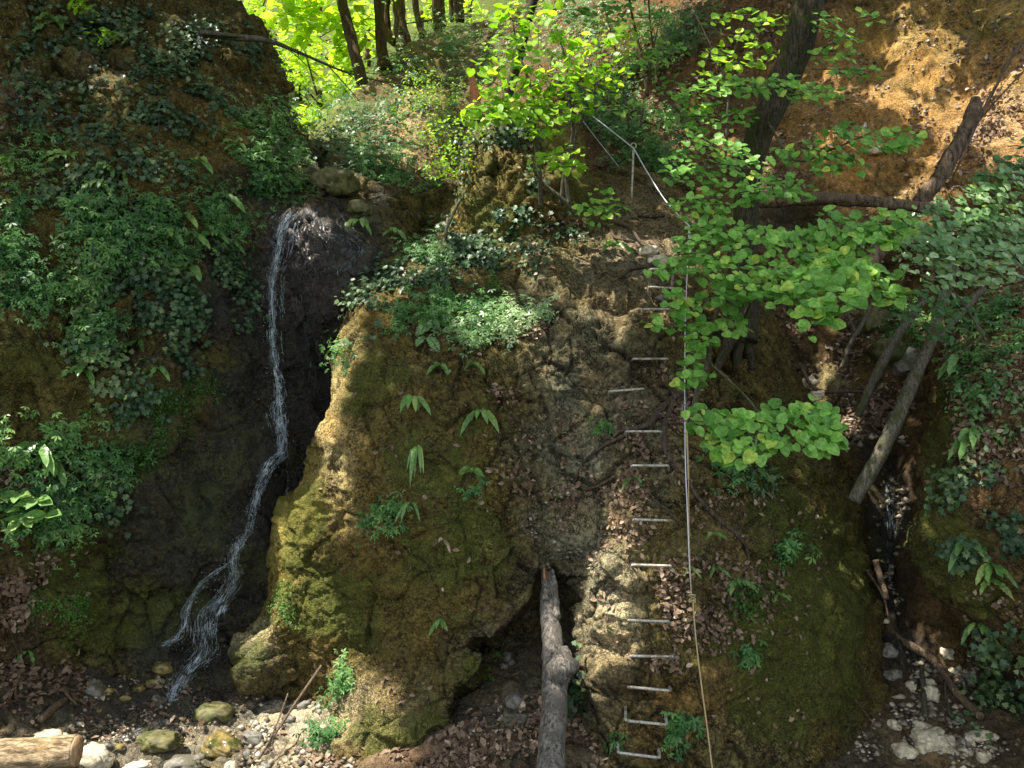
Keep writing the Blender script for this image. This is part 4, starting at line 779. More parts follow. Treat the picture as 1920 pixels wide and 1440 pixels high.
mb = MB(O); q = at(1284, 774, 6.11); tube(mb, [q-np.array([.022, 0, 0]), q+np.array([.022, 0, 0])], .009, 8, 4); mb.build('clamp', M['clamp'], T)
R_ = empty('climbing_rope', at(1287, 775, 6.08), 'tan rope knotted to the steel cable and hanging to the foot of the rock', 'rope'); O = np.array(R_.location)
run(path([(1286,776,6.08),(1289,840,5.98),(1291,900,5.9)], 0), 'rope_strand', 'rope', .008, R_)
run(path([(1291,900,5.9),(1292,1000,5.76),(1296,1118,5.58)], 0), 'rope_strand', 'rope', .004, R_)
run(path([(1299,1126,5.56),(1305,1200,5.46),(1316,1290,5.36),(1328,1380,5.26),(1345,1520,5.12)], 0), 'rope_strand', 'rope', .0055, R_)
run(spline([at(1298+6*math.cos(k*2.3), 1122+7*math.sin(k), 5.56-.02*math.sin(k*1.7)) for k in np.linspace(0, 9, 22)], 80), 'knot', 'rope', .006, R_, 80)
# ------------------------------------------------------------------ logs, sticks and roots
def log(name, pts, rad, mat, label, cat='log', off=.03, sides=18, n=40, bark=.008, knots=(), names=None, bs=6, branches=(), ends=None, group=None):
    P = path(pts, off, names); mb = MB(P[0]); c = tube(mb, P, rad, sides, n, bark, bs, knots=knots)
    for (t, d, l, r) in branches:
        q = c[int(t*(len(c)-1))]; d = norm(np.array(d, float)); tube(mb, [q, q+d*l*.5+rv(1, .01)[0], q+d*l], [r, r*.5], 7, 8, r*.15)
    if ends:
        e = empty(name, P[0], label, cat, group); mb.build('trunk', M[mat], e)
        m2 = MB(P[0])
        for k in ends:
            q = c[0] if k == 0 else c[-1]; d = norm(c[0]-c[1]) if k == 0 else norm(c[-1]-c[-2]); r = (rad[0] if k == 0 else rad[-1])*.97
            tube(m2, [q-d*.01, q+d*.012], [r, r*.98], sides, 3, r*.02, 4)
        m2.build('sawn_end', M['sawn'], e); return e
    o = mb.build(name, M[mat], None); o.location = [float(x) for x in mb.org]; return tag(o, label, cat, group)
# leaning dead log: trunk, split top, knot
c0 = at(1035, 1470, 5.25); t = empty('leaning_log', c0, 'grey weathered dead log leaning upright in the hollow, with a big knot', 'log')
mb = MB(c0); tube(mb, path([(1026,1075,6.28),(1028,1130,6.12),(1034,1190,5.95),(1040,1260,5.75),(1040,1330,5.55),(1034,1400,5.38),(1028,1500,5.15)], 0), [.040,.056,.070,.086,.090,.090,.092,.094], 40, 130, .012, 5, knots=[(.10,.3,.03),(.42,3.6,.03)]); mb.build('trunk', M['deadwood'], t)
mb = MB(c0); tube(mb, path([(1040,1262,5.68),(1052,1255,5.62),(1066,1252,5.60),(1074,1262,5.60)], 0), [.085,.09,.075,.03], 24, 30, .02, 7); tube(mb, path([(1056,1215,5.75),(1060,1240,5.68),(1056,1290,5.62)], 0), [.03,.055,.02], 14, 20, .01, 7); mb.build('knot', M['deadwood'], t)
mb = MB(c0); tube(mb, path([(1019,1056,6.27),(1021,1080,6.2),(1024,1125,6.05)], 0), [.008,.022,.03], 9, 20, .006, 7); tube(mb, path([(1035,1068,6.3),(1038,1100,6.2),(1043,1160,6.0)], 0), [.012,.03,.04], 9, 20, .008, 7); mb.build('split_top', M['deadwood'], t)
mb = MB(c0); tube(mb, path([(1020,1066,6.19),(1021,1086,6.14)], 0), [.006,.008], 6, 8, .004); mb.build('bare_heartwood', M['heart'], t)
log('sawn_log', [(-60,1424,5.0),(40,1418,5.0),(142,1408,5.05)], [.108,.105,.10], 'sawlog', 'sunlit pale log with an orange sawn end in the bottom left corner', 'log', 0, 40, 70, .008, knots=[(.78,1.6,.03)], ends=[1], bs=4)
log('fallen_log', [(1830,186,8.1),(1818,232,8.05),(1785,290,8.0),(1760,335,8.0),(1722,382,8.1)], [.055,.075,.08,.08,.075], 'brownlog', 'short brown trunk leaning against the orange bank at upper right', 'log', 0, 20, 60, .014, branches=[(.62,(-1,0,-.1),.12,.02)], knots=[(.5,3,.02)])
log('fallen_log', [(1415,382,8.35),(1500,374,8.2),(1580,374,8.05),(1680,384,7.95),(1790,396,7.9)], [.055,.065,.066,.055,.045], 'brownlog', 'dark fallen trunk lying level across the foot of the orange bank', 'log', 0, 20, 60, .012)
log('fallen_log', [(1675,440,7.9),(1640,480,7.75),(1600,530,7.7)], [.08,.085,.08], 'brownlog', 'bare reddish log half hidden behind the long leaf sprays', 'log', 0, 18, 30, .008)
log('long_stick', [(1925,70,7.9),(1898,105,7.9),(1868,160,7.9),(1840,215,7.92),(1805,290,7.95),(1780,355,8.0)], [.018,.018,.016,.013,.008], 'stick', 'long thin branch leaning on the orange bank at the right edge', 'branch', 0, 8, 40, .005)
log('long_stick', [(1925,128,8.0),(1880,175,8.0),(1820,245,8.1),(1780,300,8.1)], [.010,.008], 'stick', 'thinner branch beside the long one at the right edge', 'branch', 0, 6, 20, .002)
log('grey_stem', [(1790,500,6.9),(1765,570,6.85),(1745,640,6.8),(1712,715,6.75),(1680,790,6.7),(1640,870,6.65),(1600,940,6.65)], [.035,.042,.047,.054,.062,.062,.055], 'greystem', 'long straight grey stem leaning across the gully, nearest of three', 'stem', 0, 18, 80, .006)
log('grey_stem', [(1735,560,7.6),(1690,620,7.55),(1655,680,7.5),(1628,735,7.5),(1608,780,7.5)], [.035,.045,.045,.04,.035], 'greystem', 'shorter brown-grey stem leaning across the gully behind the long one', 'stem', 0, 14, 50, .005)
log('grey_stem', [(1638,562,8.0),(1618,605,8.0),(1594,645,8.0),(1578,690,8.0)], [.018,.022,.024], 'greystem', 'thin forked stem in the leaf-filled gully', 'stem', 0, 10, 30, .004, branches=[(.55,(-.35,0,1),.42,.014)])
log('grey_stem', [(1845,540,6.9),(1800,590,6.9),(1755,640,6.85)], [.03,.026], 'greystem', 'slim stem joining the long one from the right', 'stem', 0, 10, 30, .003)
for (a, lab, r) in [([(1690,1138),(1715,1190),(1748,1240),(1790,1300),(1835,1350)], 'long dark pole lying down the mouth of the right gully', .040),([(1725,1255),(1728,1300),(1727,1345)], 'short dark pole standing in the pale gravel', .022),([(1768,1265),(1774,1300),(1776,1345)], 'thin pale twig standing right of the short pole', .008),
  ([(1670,1045),(1690,1080),(1700,1120)], 'dark stub of wood in the wet channel', .03),([(1510,680),(1560,705),(1620,735),(1680,770)], 'fallen branch across the leaves above the little stream', .020),([(1640,800),(1648,770),(1662,765)], 'mossy stump lying in the little stream', .035),([(1600,765),(1610,790),(1620,810)], 'pale broken stick by the little stream', .018),([(1600,1310),(1640,1360),(1690,1430)], 'thin stick lying bottom right by the buttress foot', .007),
  ([(1625,1070),(1650,1120),(1665,1160)], 'thin dark stick on the right flank of the wet channel', .012)]:
    log('dead_branch', a, [r, r*.85], 'greystem' if 'pale' in lab else 'stick', lab, 'branch', off=.05, sides=10, n=30, bark=r*.15)
for (a, lab, r, off) in [([(603,1248,6.25),(560,1310,6.1),(520,1370,5.95),(484,1424,5.8)], 'long thin pale stick leaning on the toe of the buttress', .012, 0),([(540,1300,6.2),(522,1350,6.0),(500,1400,5.85)], 'thinner stick beside the long pale one', .006, 0),([(78,1352),(100,1330),(122,1310)], 'thick short stick on the mud at lower left', .028, .02),([(118,1292),(128,1305),(140,1318)], 'short pale stick on the mud, above the thick one', .012, .02),
  ([(128,1342),(138,1334),(143,1330)], 'tiny stick on the mud right of the thick one', .006, .01),([(45,1384),(75,1376),(95,1364)], 'thin stick just behind the sawn log', .008, .02),([(120,1290),(145,1292),(165,1295)], 'thin dark stick lying level on the mud', .006, .02),([(300,1337),(330,1342),(350,1350)], 'black wet branch in the stream', .018, .03),([(165,1372),(200,1367),(240,1362)], 'thin twig crossing the glittering stream', .005, .03),([(445,1395),(455,1412),(450,1430)], 'dark curved branch among the stones', .015, .03)]:
    log('stick', a, [r, r*.8], 'stick', lab, 'stick', off=off, sides=9, n=24, bark=r*.15)
rt = 'tree roots gripping the rock'
for (a, r, lab) in [([(1285,735),(1262,748),(1240,765),(1215,790),(1190,800),(1165,805),(1140,830)], [.030,.028,.032,.030,.022,.014,.01], 'thick root running down left from the stems to the rung'),([(1262,740),(1252,770),(1247,800),(1248,830),(1256,860),(1270,890)], [.028,.026,.026,.024,.02,.012], 'thick root hanging down right of the rungs'),
 ([(1280,745),(1262,752),(1250,760),(1230,778)], [.015,.014,.01], 'thin root above the thick left one'),([(1262,778),(1268,800),(1275,815)], [.01,.006], 'small rootlet hanging under the thick roots'),([(1180,812),(1150,818),(1120,840),(1090,870),(1078,905)], [.016,.014,.012,.009,.006], 'root curling down into the grey channel'),
 ([(1150,890),(1120,915),(1095,930),(1075,950)], [.012,.010,.006], 'short root lying beside the grey channel'),([(1230,492),(1205,498),(1185,505),(1160,520)], [.030,.024,.016,.008], 'arched root just left of the topmost rung'),([(1070,570),(1045,585),(1030,605),(1000,620),(970,630)], [.008,.010,.012,.010,.006], 'thin root crossing the upper buttress to the geraniums'),
 ([(1110,410),(1140,425),(1160,445),(1190,450)], [.016,.018,.012,.008], 'uppermost of the roots crossing the path'),([(1150,415),(1185,430),(1200,455),(1230,470)], [.014,.016,.014,.008], 'middle root of those crossing the path'),([(1170,440),(1200,462),(1225,465),(1240,480)], [.014,.014,.01,.006], 'lowest root of those crossing the path'),
 ([(1292,900),(1310,930),(1345,965),(1385,1000),(1402,1030),(1403,1070)], [.013,.016,.018,.016,.012,.006], 'long curved root on the right flank below the sprays'),([(1340,1145),(1315,1158),(1290,1180),(1280,1200)], [.010,.012,.010,.006], 'forked root beside the rope knot'),([(1320,1150),(1295,1160),(1265,1175)], [.008,.008,.004], 'thin prong of the forked root'),
 ([(1200,905),(1225,930),(1255,960),(1275,985)], [.008,.008,.006], 'thin straight root crossing toward the upper pale ridge'),([(1245,400),(1215,404),(1195,402)], [.018,.018,.012], 'short root step on the path')]:
    log('tree_root', a, r, 'root', lab, 'root', off=.02, names=[BU], sides=9, n=36, bark=.003, group=rt)
# pole fallen over the crest of the left cliff, with its twiggy end
log('fallen_pole', [(375,62,8.1),(440,70,8.1),(500,76,8.2),(560,98,8.5),(640,132,9.0),(705,150,9.4),(790,162,9.8)], [.038,.034,.028,.018,.012,.008,.004], 'greystem', 'long bare grey pole lying over the crest of the left cliff', 'pole', 0, 10, 60, .003,
    branches=[(.62,(1,.2,-1.1),.55,.008),(.7,(1,.2,-.9),.5,.006),(.8,(1,0,-.6),.4,.004),(.45,(1,.1,-.9),.5,.006),(.88,(1,0,.5),.3,.003)])
log('fallen_pole', [(380,62,8.05),(430,66,8.05),(485,72,8.15)], [.018,.016,.012], 'greystem', 'short thinner pole lying on the longer one on the cliff crest', 'pole', 0, 8, 20, .003)
log('hanging_vine', [(300,205),(300,260),(303,310),(305,358)], [.006,.005,.004], 'root', 'thin vine hanging down the bare ochre rock', 'vine', off=.06, names=[LC], sides=5, n=20, bark=0)
log('hanging_vine', [(157,300),(158,350),(158,418)], [.005,.004], 'root', 'thin vine hanging in the ivy patch on the far left', 'vine', off=.06, names=[LC], sides=5, n=16, bark=0)
log('hanging_vine', [(840,410,7.9),(835,440,7.8),(828,470,7.7)], [.018,.012,.006], 'greystem', 'grey stem curving down at the left of the knob foot', 'vine', off=0, sides=7, n=16, bark=.002)
log('hanging_vine', [(862,375,7.8),(850,400,7.75),(832,445,7.7)], [.012,.016,.010], 'greystem', 'second grey stem at the left of the knob foot', 'vine', off=0, sides=7, n=16, bark=.002)
log('tree_stump', [(894,250,9.6),(893,215,9.6),(890,175,9.6),(882,136,9.7)], [.075,.07,.06,.03], 'heart', 'broken orange-brown stump behind the knob', 'stump', 0, 12, 30, .012)
# ------------------------------------------------------------------ stones
def stone(x, y, r, label, mat='stone', sq=(1.2, 1, .75), names=None, rot=0., sink=.25, seed=None, group=None):
    r = r*.58; c, _ = look(x, y, names, off=0); n = 26 if r > .06 else 14; s = seed or int(x*7+y)
    th, ph = np.meshgrid(np.linspace(0, 2*math.pi, 2*n, endpoint=False), np.linspace(0, math.pi, n)); D = np.stack([np.sin(ph)*np.cos(th), np.sin(ph)*np.sin(th), np.cos(ph)], -1)
    f1, f2, cid = worley(D+s*.37, 1.25, s); P = D*(1+.55*(cid-.5)+.22*fbm(D+s, 1.6, 3, s)+.05*fbm(D+s, 7, 3, s, True)-.10*(1-sstep(0, .12, f2-f1)))[..., None]
    P = np.sign(P)*np.abs(P)**.8*np.array(sq)*r; cr, sr = math.cos(rot), math.sin(rot); P = np.stack([P[..., 0]*cr-P[..., 2]*sr, P[..., 1], P[..., 0]*sr+P[..., 2]*cr], -1)
    nr, nc = th.shape; i = np.arange(nr-1)[:, None]*nc; j = np.arange(nc)[None]; j2 = (j+1) % nc; q = np.stack([i+j, i+nc+j, i+nc+j2, i+j2], -1).reshape(-1)
    o = np_mesh('stone' if r < .25 else 'boulder', P.reshape(-1, 3), q, np.arange((nr-1)*nc)*4, M[mat], None)
    o.location = [float(v) for v in c+np.array([0, 0, r*sq[2]*(1-sink*2)*.35])]; return tag(o, label, 'stone' if r < .25 else 'boulder', group)
for a in [(98,1382,.13,'smooth pale sunlit stone behind the sawn end of the log','stone',(1.4,1,.7)),(180,1418,.16,'large pale sunlit stone right of the sawn log','stone',(1.25,1,.8)),(262,1442,.12,'pale stone at the bottom edge below the glittering water','stone',(1.5,1,.6)),(155,1355,.035,'small round pale pebble by the stream edge','stone',(1.3,1,.8)),
 (300,1392,.19,'mossy dark stone in the stream','mossstone',(1.4,1,.6)),(400,1340,.20,'large mottled stone under the foot of the fall','mossstone',(1.3,1,.75)),(420,1400,.22,'broad yellowish wet slab in the stream','wetstone',(1.3,1,.55)),(350,1430,.16,'grey wet slab at the bottom edge','greystone',(1.4,1,.6)),(475,1385,.12,'brown angular stone right of the slab','greystone',(1.4,1,.7)),
 (455,1415,.08,'small grey stone beside the slab','greystone',(1,1,.8)),(435,1438,.10,'round brown stone at the bottom edge','stone',(1,1,.8)),(500,1432,.06,'small stone near the foot of the thin stick','greystone',(1.2,1,.8)),(535,1345,.07,'stone beside the thin stick','greystone',(1.3,1,.7)),(565,1318,.07,'grey stone under the toe of the buttress','greystone',(1.3,1,.8)),
 (182,1288,.11,'grey pointed stone on the mud','greystone',(1.4,1,.8)),(207,1293,.06,'yellowish stone right of the pointed one','wetstone',(1.3,1,.7)),(236,1305,.07,'yellow wet stone by the edge of the stream','wetstone',(1.3,1,.7)),(258,1290,.08,'angular yellow-brown wet stone','wetstone',(1.4,1,.8)),(290,1278,.10,'tall yellow wet stone at the foot of the fall','wetstone',(1.4,1,.8)),
 (310,1255,.10,'mossy yellow stone touching the cascade','wetstone',(1.4,1,.8)),(190,1330,.035,'lone small stone at the edge of the sun patch','wetstone',(1.2,1,.8)),(300,1310,.08,'dark wet stone in the shallow water','greystone',(1.3,1,.7)),(270,1365,.05,'orange-brown pebble in the sunlit water','wetstone',(1.3,1,.7)),(225,1395,.06,'reddish pebble in the sunlit water','wetstone',(1.3,1,.6)),(205,1392,.04,'purplish pebble left of the reddish one','greystone',(1.3,1,.6)),
 (968,1312,.11,'grey angular stone in the hollow left of the log','greystone',(1.3,1,.9)),(965,1345,.12,'flat grey stone below the angular one','greystone',(1.5,1,.5)),(952,1228,.07,'stone of a little heap in the hollow, top','greystone',(1.2,1,.9)),(940,1245,.05,'stone of a little heap in the hollow, bottom','greystone',(1.2,1,.9)),(955,1240,.04,'stone of a little heap in the hollow, right','greystone',(1.2,1,.9)),(815,1226,.0,'x','stone',(1,1,1)),
 (1740,1388,.20,'big pale twin-lumped stone on the gravel at lower right','stone',(1.2,1,.8)),(1772,1393,.15,'pale stone right of the big twin-lumped one','stone',(1,1,.9)),(1700,1405,.13,'yellowish stone at the lower left of the gravel','stone',(1.3,1,.7)),(1730,1362,.11,'brownish stone above the big pale one','stone',(1.4,1,.7)),(1680,1355,.08,'pale lumpy stone at the left of the gravel','stone',(1.2,1,.8)),
 (1744,1300,.12,'pale round stone in the dark mouth of the gully','stone',(1,1,1)),(1712,1283,.07,'yellow stone left of the round pale one','stone',(1,1,1)),(1742,1275,.07,'small stone above the round pale one','stone',(1,1,.9)),(1770,1222,.09,'orange stone beside the dark pole','stone',(1.1,1,.9)),(1783,1256,.06,'small orange stone right of the dark pole','stone',(1.1,1,.9)),
 (1805,1262,.07,'grey stone right of the dark pole','greystone',(1.3,1,.7)),(1665,1220,.11,'greenish boulder left of the dark pole','greystone',(1.2,1,1)),(1670,1262,.11,'second greenish stone left of the dark pole','greystone',(1.2,1,.8)),(1835,1380,.12,'yellowish stone at the right end of the gravel','stone',(1.6,1,.6)),(1685,1162,.05,'small pale stone at the top of the dark pole','stone',(1.1,1,.8)),(1835,1420,.07,'pale stone near the bottom right','stone',(1,1,.9)),(1855,1412,.05,'small ochre stone near the bottom right','stone',(1,1,.9)),
 (1535,712,.13,'pale grey rock at the crest by the little stream','stone',(1.4,1,.8)),(1550,740,.12,'yellow rock on the crest by the little stream','stone',(1.3,1,.8)),(1572,755,.12,'sunlit pale rock on the crest','stone',(1.4,1,.6)),(1595,755,.09,'orange sunlit rock above the fallen stick','stone',(.8,1,1.2)),(1580,785,.12,'pale rock lower on the crest behind the leaf spray','stone',(1.2,1,.8)),
 (1660,660,.30,'layered mossy boulder in the gully','mossstone',(1,1,.8)),(1640,600,.30,'brown boulder above the layered one','mossstone',(.9,1,.9)),(1700,690,.26,'grey boulder under the leaning stems','greystone',(1,1,1.1)),(1648,288,.14,'lone grey stone sticking out of the orange bank','stone',(1.5,1,.7)),(1595,262,.05,'small white pebble on the orange bank','stone',(1,1,.7)),
 (1240,492,.14,'pale weathered stone under the topmost rung','stone',(1.2,1,1)),(1215,470,.13,'stone step on the path above the rungs','stone',(1.3,1,.8)),(1248,555,.10,'pale stone edge below the second rung','greystone',(1.4,1,.6))]:
    if a[2] > 0: stone(a[0], a[1], a[2], a[3], a[4], a[5], rot=random.uniform(-.4, .4))
stone(628, 352, .33, 'yellow-brown boulder at the lip of the waterfall', 'mossstone', (1.2, 1, .8), [LC, HI]); stone(672, 392, .2, 'smaller boulder overhanging the top of the waterfall', 'mossstone', (1.2, 1, .8), [LC, HI])
mb = MB()     # gravel nobody could count
for (sh, x, y, rx, ry, n, s) in [(GR,1740,1395,110,45,520,.020),(GR,1760,1290,70,70,260,.03),(GR,330,1370,150,50,650,.013),(GR,300,1400,160,40,70,.024),(GR,540,1390,110,70,500,.02),(GR,520,1380,120,60,90,.028),(GR,1740,1390,100,35,60,.036),(GR,230,1290,120,30,160,.015),(BU,1060,1010,60,70,160,.016),(GR,960,1380,130,80,220,.013),(HI,1600,780,60,60,160,.03),(HI,1690,140,220,200,600,.018),(HI,1680,960,40,160,160,.03)]:
    P, Nn = scatter_pts([sh], x, y, rx, ry, n); k = len(P); O8 = np.array([(0,0,1),(1,0,0),(.2,1,0),(-1,.1,0),(0,-1,.1),(.1,0,-1)], float); O8 = O8*1.0
    sz = s*rng.uniform(.4, 1.5, (k, 1, 1)); V = P[:, None]+sz*(O8[None]*(1+.3*rng.normal(size=(k, 6, 3)))*np.array([1.2, 1, .8])); f = np.array([[0,1,2],[0,2,3],[0,3,4],[0,4,1],[5,2,1],[5,3,2],[5,4,3],[5,1,4]])
    mb.add(V.reshape(-1, 3), (f.ravel()[None]+np.arange(k)[:, None]*6).ravel(), [3]*(8*k), np.repeat(rng.uniform(0, 1, k), 6))
m = mat_leaf('gravel_mix', (.07, .06, .042), (.38, .32, .22), (.60, .55, .45), 0, .4, .6); tag(mb.build('gravel', m, None, False), 'loose pale and brown gravel in the stream bed and gully', 'gravel', None, 'stuff')
# ------------------------------------------------------------------ falling water
def strands(pp, n, width, rad, label, seed, off=.05, names=(LC,), jag=1.0):
    r_ = np.random.default_rng(seed); mb = MB(); base = path(pp, off, list(names)); w = np.array(width)*6.8/F; m = 40+len(pp)*8
    for k in range(n):      # a few unbroken threads
        if k > n//12: break
        a = r_.uniform(0, .5); b = min(1, a+r_.uniform(.3, .6)); i0, i1 = int(a*(m-1)), int(b*(m-1))
        c = spline(base, m)[i0:i1]; t = np.linspace(a, b, len(c)); ww = np.interp(t, np.linspace(0, 1, len(w)), w); ph = r_.normal()*.32
        c = c+np.stack([(ph+.12*np.sin(t*r_.uniform(8, 30)+k))*ww, 0*ww-.02*abs(r_.normal()), 0*ww], -1)
        tube(mb, c, np.array([.1, .8, .5, 1, .1])*rad*r_.uniform(.2, .45), 4, len(c), caps=False)
    B_ = spline(base, 400); Wd = np.interp(np.linspace(0, 1, 400), np.linspace(0, 1, len(w)), w); ln = max(np.linalg.norm(np.diff(B_, axis=0), axis=1).sum(), .1)
    lane = r_.normal(size=max(5, n//7))*.42
    for k in range(n*4):    # short broken streaks, bunched in lanes
        L = int(400*r_.uniform(.02, .14)/ln)+4; i0 = r_.integers(0, max(1, 400-L)); c = B_[i0:i0+L][::max(1, L//6)]
        if len(c) < 3: continue
        ph = lane[r_.integers(0, len(lane))]+.14*math.sin(i0*.05+k % 5)+r_.normal()*.07; ww = Wd[i0]
        c = c+np.array([ph*ww, -abs(r_.normal())*.025, 0])+np.cumsum(r_.normal(size=(len(c), 3)), 0)*.0022*jag*np.array([1, .5, .3])
        tube(mb, c, np.array([.1, 1, .7, .1])*rad*r_.uniform(.15, .6), 3, len(c), caps=False)
    # beads of spray
    k = n*5; i = r_.integers(0, m, k); c = spline(base, m)[i]+np.stack([r_.normal(size=k)*.55*np.interp(i/m, np.linspace(0, 1, len(w)), w)+r_.normal(size=k)*.03, -.03-abs(r_.normal(size=k))*.06, r_.normal(size=k)*.03], -1)
    leaves(mb, SMALL, c, norm(CAMV+rv(k, .2)), np.array([0, 0, -1.])+rv(k, .2), rad*r_.uniform(.8, 3.2, k), .5)
    o = mb.build('waterfall', M['water'], None); return tag(o, label, 'water', None, 'structure')
def film(pp, width, label, names=(LC,), off=.035, dens=.5, sc_=1.0, seed=0):
    base = path(pp, off, list(names)); m = 60+len(pp)*14; c = spline(base, m); c[:, 1] -= .01; w = np.interp(np.linspace(0, 1, m), np.linspace(0, 1, len(width)), width)*5.6/F
    ln = np.concatenate([[0], np.cumsum(np.linalg.norm(np.diff(c, axis=0), axis=1))]); K = 17; u = np.linspace(-1, 1, K)[None]
    V = c[:, None]+np.stack([u*w[:, None], .10*w[:, None]*(u*u)+0*u, 0*u*w[:, None]], -1); V = V+.010*np.stack([0*V[..., 0], vnoise(V, 22, 5), 0*V[..., 0]], -1)
    i = np.arange(m-1)[:, None]*K+np.arange(K-1)[None]; q = np.stack([i, i+1, i+K+1, i+K], -1).reshape(-1)
    e = (1-np.abs(u))**.7*np.minimum(1, np.minimum(np.arange(m), m-1-np.arange(m))/10)[:, None]
    o = np_mesh('waterfall', V.reshape(-1, 3), q, np.arange((m-1)*(K-1))*4, M['film'], None, {'wu': (u*w[:, None]*sc_+seed).ravel(), 'wv': np.repeat(ln[:, None], K, 1).ravel(), 'wd': (e*dens).ravel()})
    return tag(o, label, None, None, 'structure')
for k, (pp, w_, d_, nm) in enumerate([([(548,390),(534,430),(524,480),(514,530),(511,590),(514,650),(520,700),(524,745)],[40,30,22,20,18,20,18,16],1.0,(LC,)),([(540,395),(560,440),(575,500),(570,560)],[60,60,50,40],.30,(LC,)),([(640,400),(655,450),(640,510),(655,560)],[50,60,60,40],.45,(LC,)),
  ([(522,715),(524,750),(524,790),(530,830),(520,860)],[14,26,34,32,26],1.05,(LC,)),([(524,845),(505,870),(488,905),(478,945),(468,995)],[22,24,22,18,12],1.0,(LC,)),([(540,860),(545,900),(538,940)],[8,10,8],.7,(LC,)),([(468,985),(452,1012),(443,1050),(438,1090),(425,1130),(412,1160)],[10,14,20,26,34,40],.85,(LC,)),
  ([(430,1090),(410,1140),(396,1190),(382,1230),(355,1265),(335,1300)],[26,44,50,44,34,40],.72,(LC,GR)),([(375,1225),(350,1250),(330,1290),(322,1325)],[16,22,24,30],1.1,(LC,GR)),([(440,1055),(400,1075),(378,1100),(362,1135),(350,1170),(335,1198),(300,1208)],[8,14,16,14,14,18,30],.9,(LC,GR)),
  ([(430,740),(438,800),(430,860),(440,920)],[30,44,40,30],.30,(LC,)),([(370,880),(372,930),(368,980)],[40,50,40],.26,(LC,)),([(600,560),(606,640),(600,720)],[50,60,60],.22,(LC,)),
  ([(1668,880),(1664,930),(1662,990),(1668,1050),(1672,1110)],[14,20,20,20,14],.75,(HI,)),([(400,1318),(340,1340),(270,1368),(200,1395),(170,1432)],[50,80,90,90,80],.62,(GR,)),([(480,1340),(430,1352),(380,1380),(340,1420)],[50,50,50,60],.45,(GR,)),([(560,1318),(500,1336),(450,1352)],[20,34,40],.6,(GR,))]):
    if d_: film(pp, w_, ['broken white film of the upper fall','thin film over the lip','glinting film right of the lip','foaming middle of the fall','slanting run of the fall','small side thread of the fall','run over the mossy step','wide lower cascade','foam where the cascade meets the stream','left side cascade','faint wet sheen left of the fall','faint wet sheen further left','dripping wet wall right of the fall','little stream glinting in the right gully','glittering sunlit shallows of the stream','shallow water between the stones','bright wet gravel strip at the toe of the rock'][k], nm, dens=d_, seed=k*3.7)
strands([(548,392),(534,430),(524,480),(514,530),(512,590),(514,650),(522,700)], 55, [50,34,26,22,22,24,20], .0042, 'upper thin strand of the waterfall', 1)
strands([(520,690),(524,740),(522,775),(530,810),(522,850),(505,875),(488,905),(478,945),(470,992),(455,1012),(443,1030)], 75, [12,18,22,22,20,20,18,14,10,10,10], .0045, 'middle strand of the waterfall', 2)
strands([(445,1015),(440,1050),(432,1085),(415,1115),(400,1150),(388,1190),(375,1225),(345,1255),(325,1295),(318,1320)], 80, [14,18,26,34,40,46,50,40,30,30], .0040, 'lower cascade of the waterfall', 3, names=(LC, GR))
strands([(440,1050),(405,1070),(378,1095),(362,1130),(350,1165),(338,1190),(310,1205)], 35, [8,14,16,14,14,16,30], .0036, 'left side cascade at the foot of the waterfall', 4, names=(LC, GR))
strands([(600,400),(620,440),(640,470),(610,520)], 26, [50,60,60,50], .0026, 'water glinting over the lip of the waterfall', 6, jag=2)
strands([(575,480),(590,560),(585,640),(590,720),(580,790)], 22, [60,70,60,60,60], .0016, 'scattered drops right of the waterfall', 7)
strands([(1670,880),(1662,950),(1665,1000),(1660,1040)], 14, [8,14,10,8], .0030, 'little stream glinting in the right gully', 8, names=(HI,))
# ------------------------------------------------------------------ forest behind
def tree_base(x, y, Y): return at(x, y, Y)
def far_tree(stems, label, cr=None, n=700, group='forest trees behind the waterfall', size=.34, mat='forest', name='forest_tree'):
    """stems: [[(px,py,Y)...], [radii]] ; cr: crown balls (px,py,rx,ry,Y,dY,n)"""
    b = at(*stems[0][0][0]); t = empty(name, b, label, 'tree', group); mb = MB(b)
    for pts, rad in stems: tube(mb, path(pts, 0), [r*.78 for r in rad], 14, 24, rad[0]*.10)
    mb.build('trunk', M['barkfar'], t)
    if cr:
        mb = MB(b)
        for (x, y, rx, ry, Y, dY, n) in cr: fuzz(mb, None, x, y, rx, ry, Y, n, size, dY, OVAL)
        mb.build('crown', M[mat], t, False)
    return t
far_tree([([(690,190,14),(672,130,14),(656,60,14.2),(640,0,14.3),(625,-90,14.5),(610,-260,15)],[.15,.14,.13,.12,.10,.06])], 'curved mossy forest trunk leftmost of the row, leaning left', [(590,-40,90,60,14.5,1.5,260),(700,-120,120,60,15,2,300),(560,30,50,40,15,1,160)])
far_tree([([(722,130,15),(714,80,15),(711,20,15),(708,-60,15),(700,-260,15.3)],[.17,.13,.12,.11,.07])], 'straight dark forest trunk second from the left', [(700,-150,120,60,15,2,300),(660,70,40,30,16,1,120)])
far_tree([([(760,100,17),(752,60,17),(748,15,17),(744,-60,17),(740,-240,17)],[.28,.20,.17,.15,.10]),([(745,80,17),(726,62,17),(724,20,17),(728,-60,17),(735,-200,17)],[.16,.14,.10,.10,.06])], 'thick forked forest trunk on the crest', [(760,-170,140,60,17,2,260)])
far_tree([([(795,70,18),(785,40,18),(778,0,18),(770,-100,18)],[.11,.10,.09,.07])], 'slim dark forest trunk right of the forked one', None)
far_tree([([(822,60,18.5),(818,20,18.5),(818,-30,18.5),(816,-200,18.5)],[.14,.13,.13,.10])], 'paired forest trunk on the crest, left of the pair', [(830,-150,140,50,18.5,2,200)])
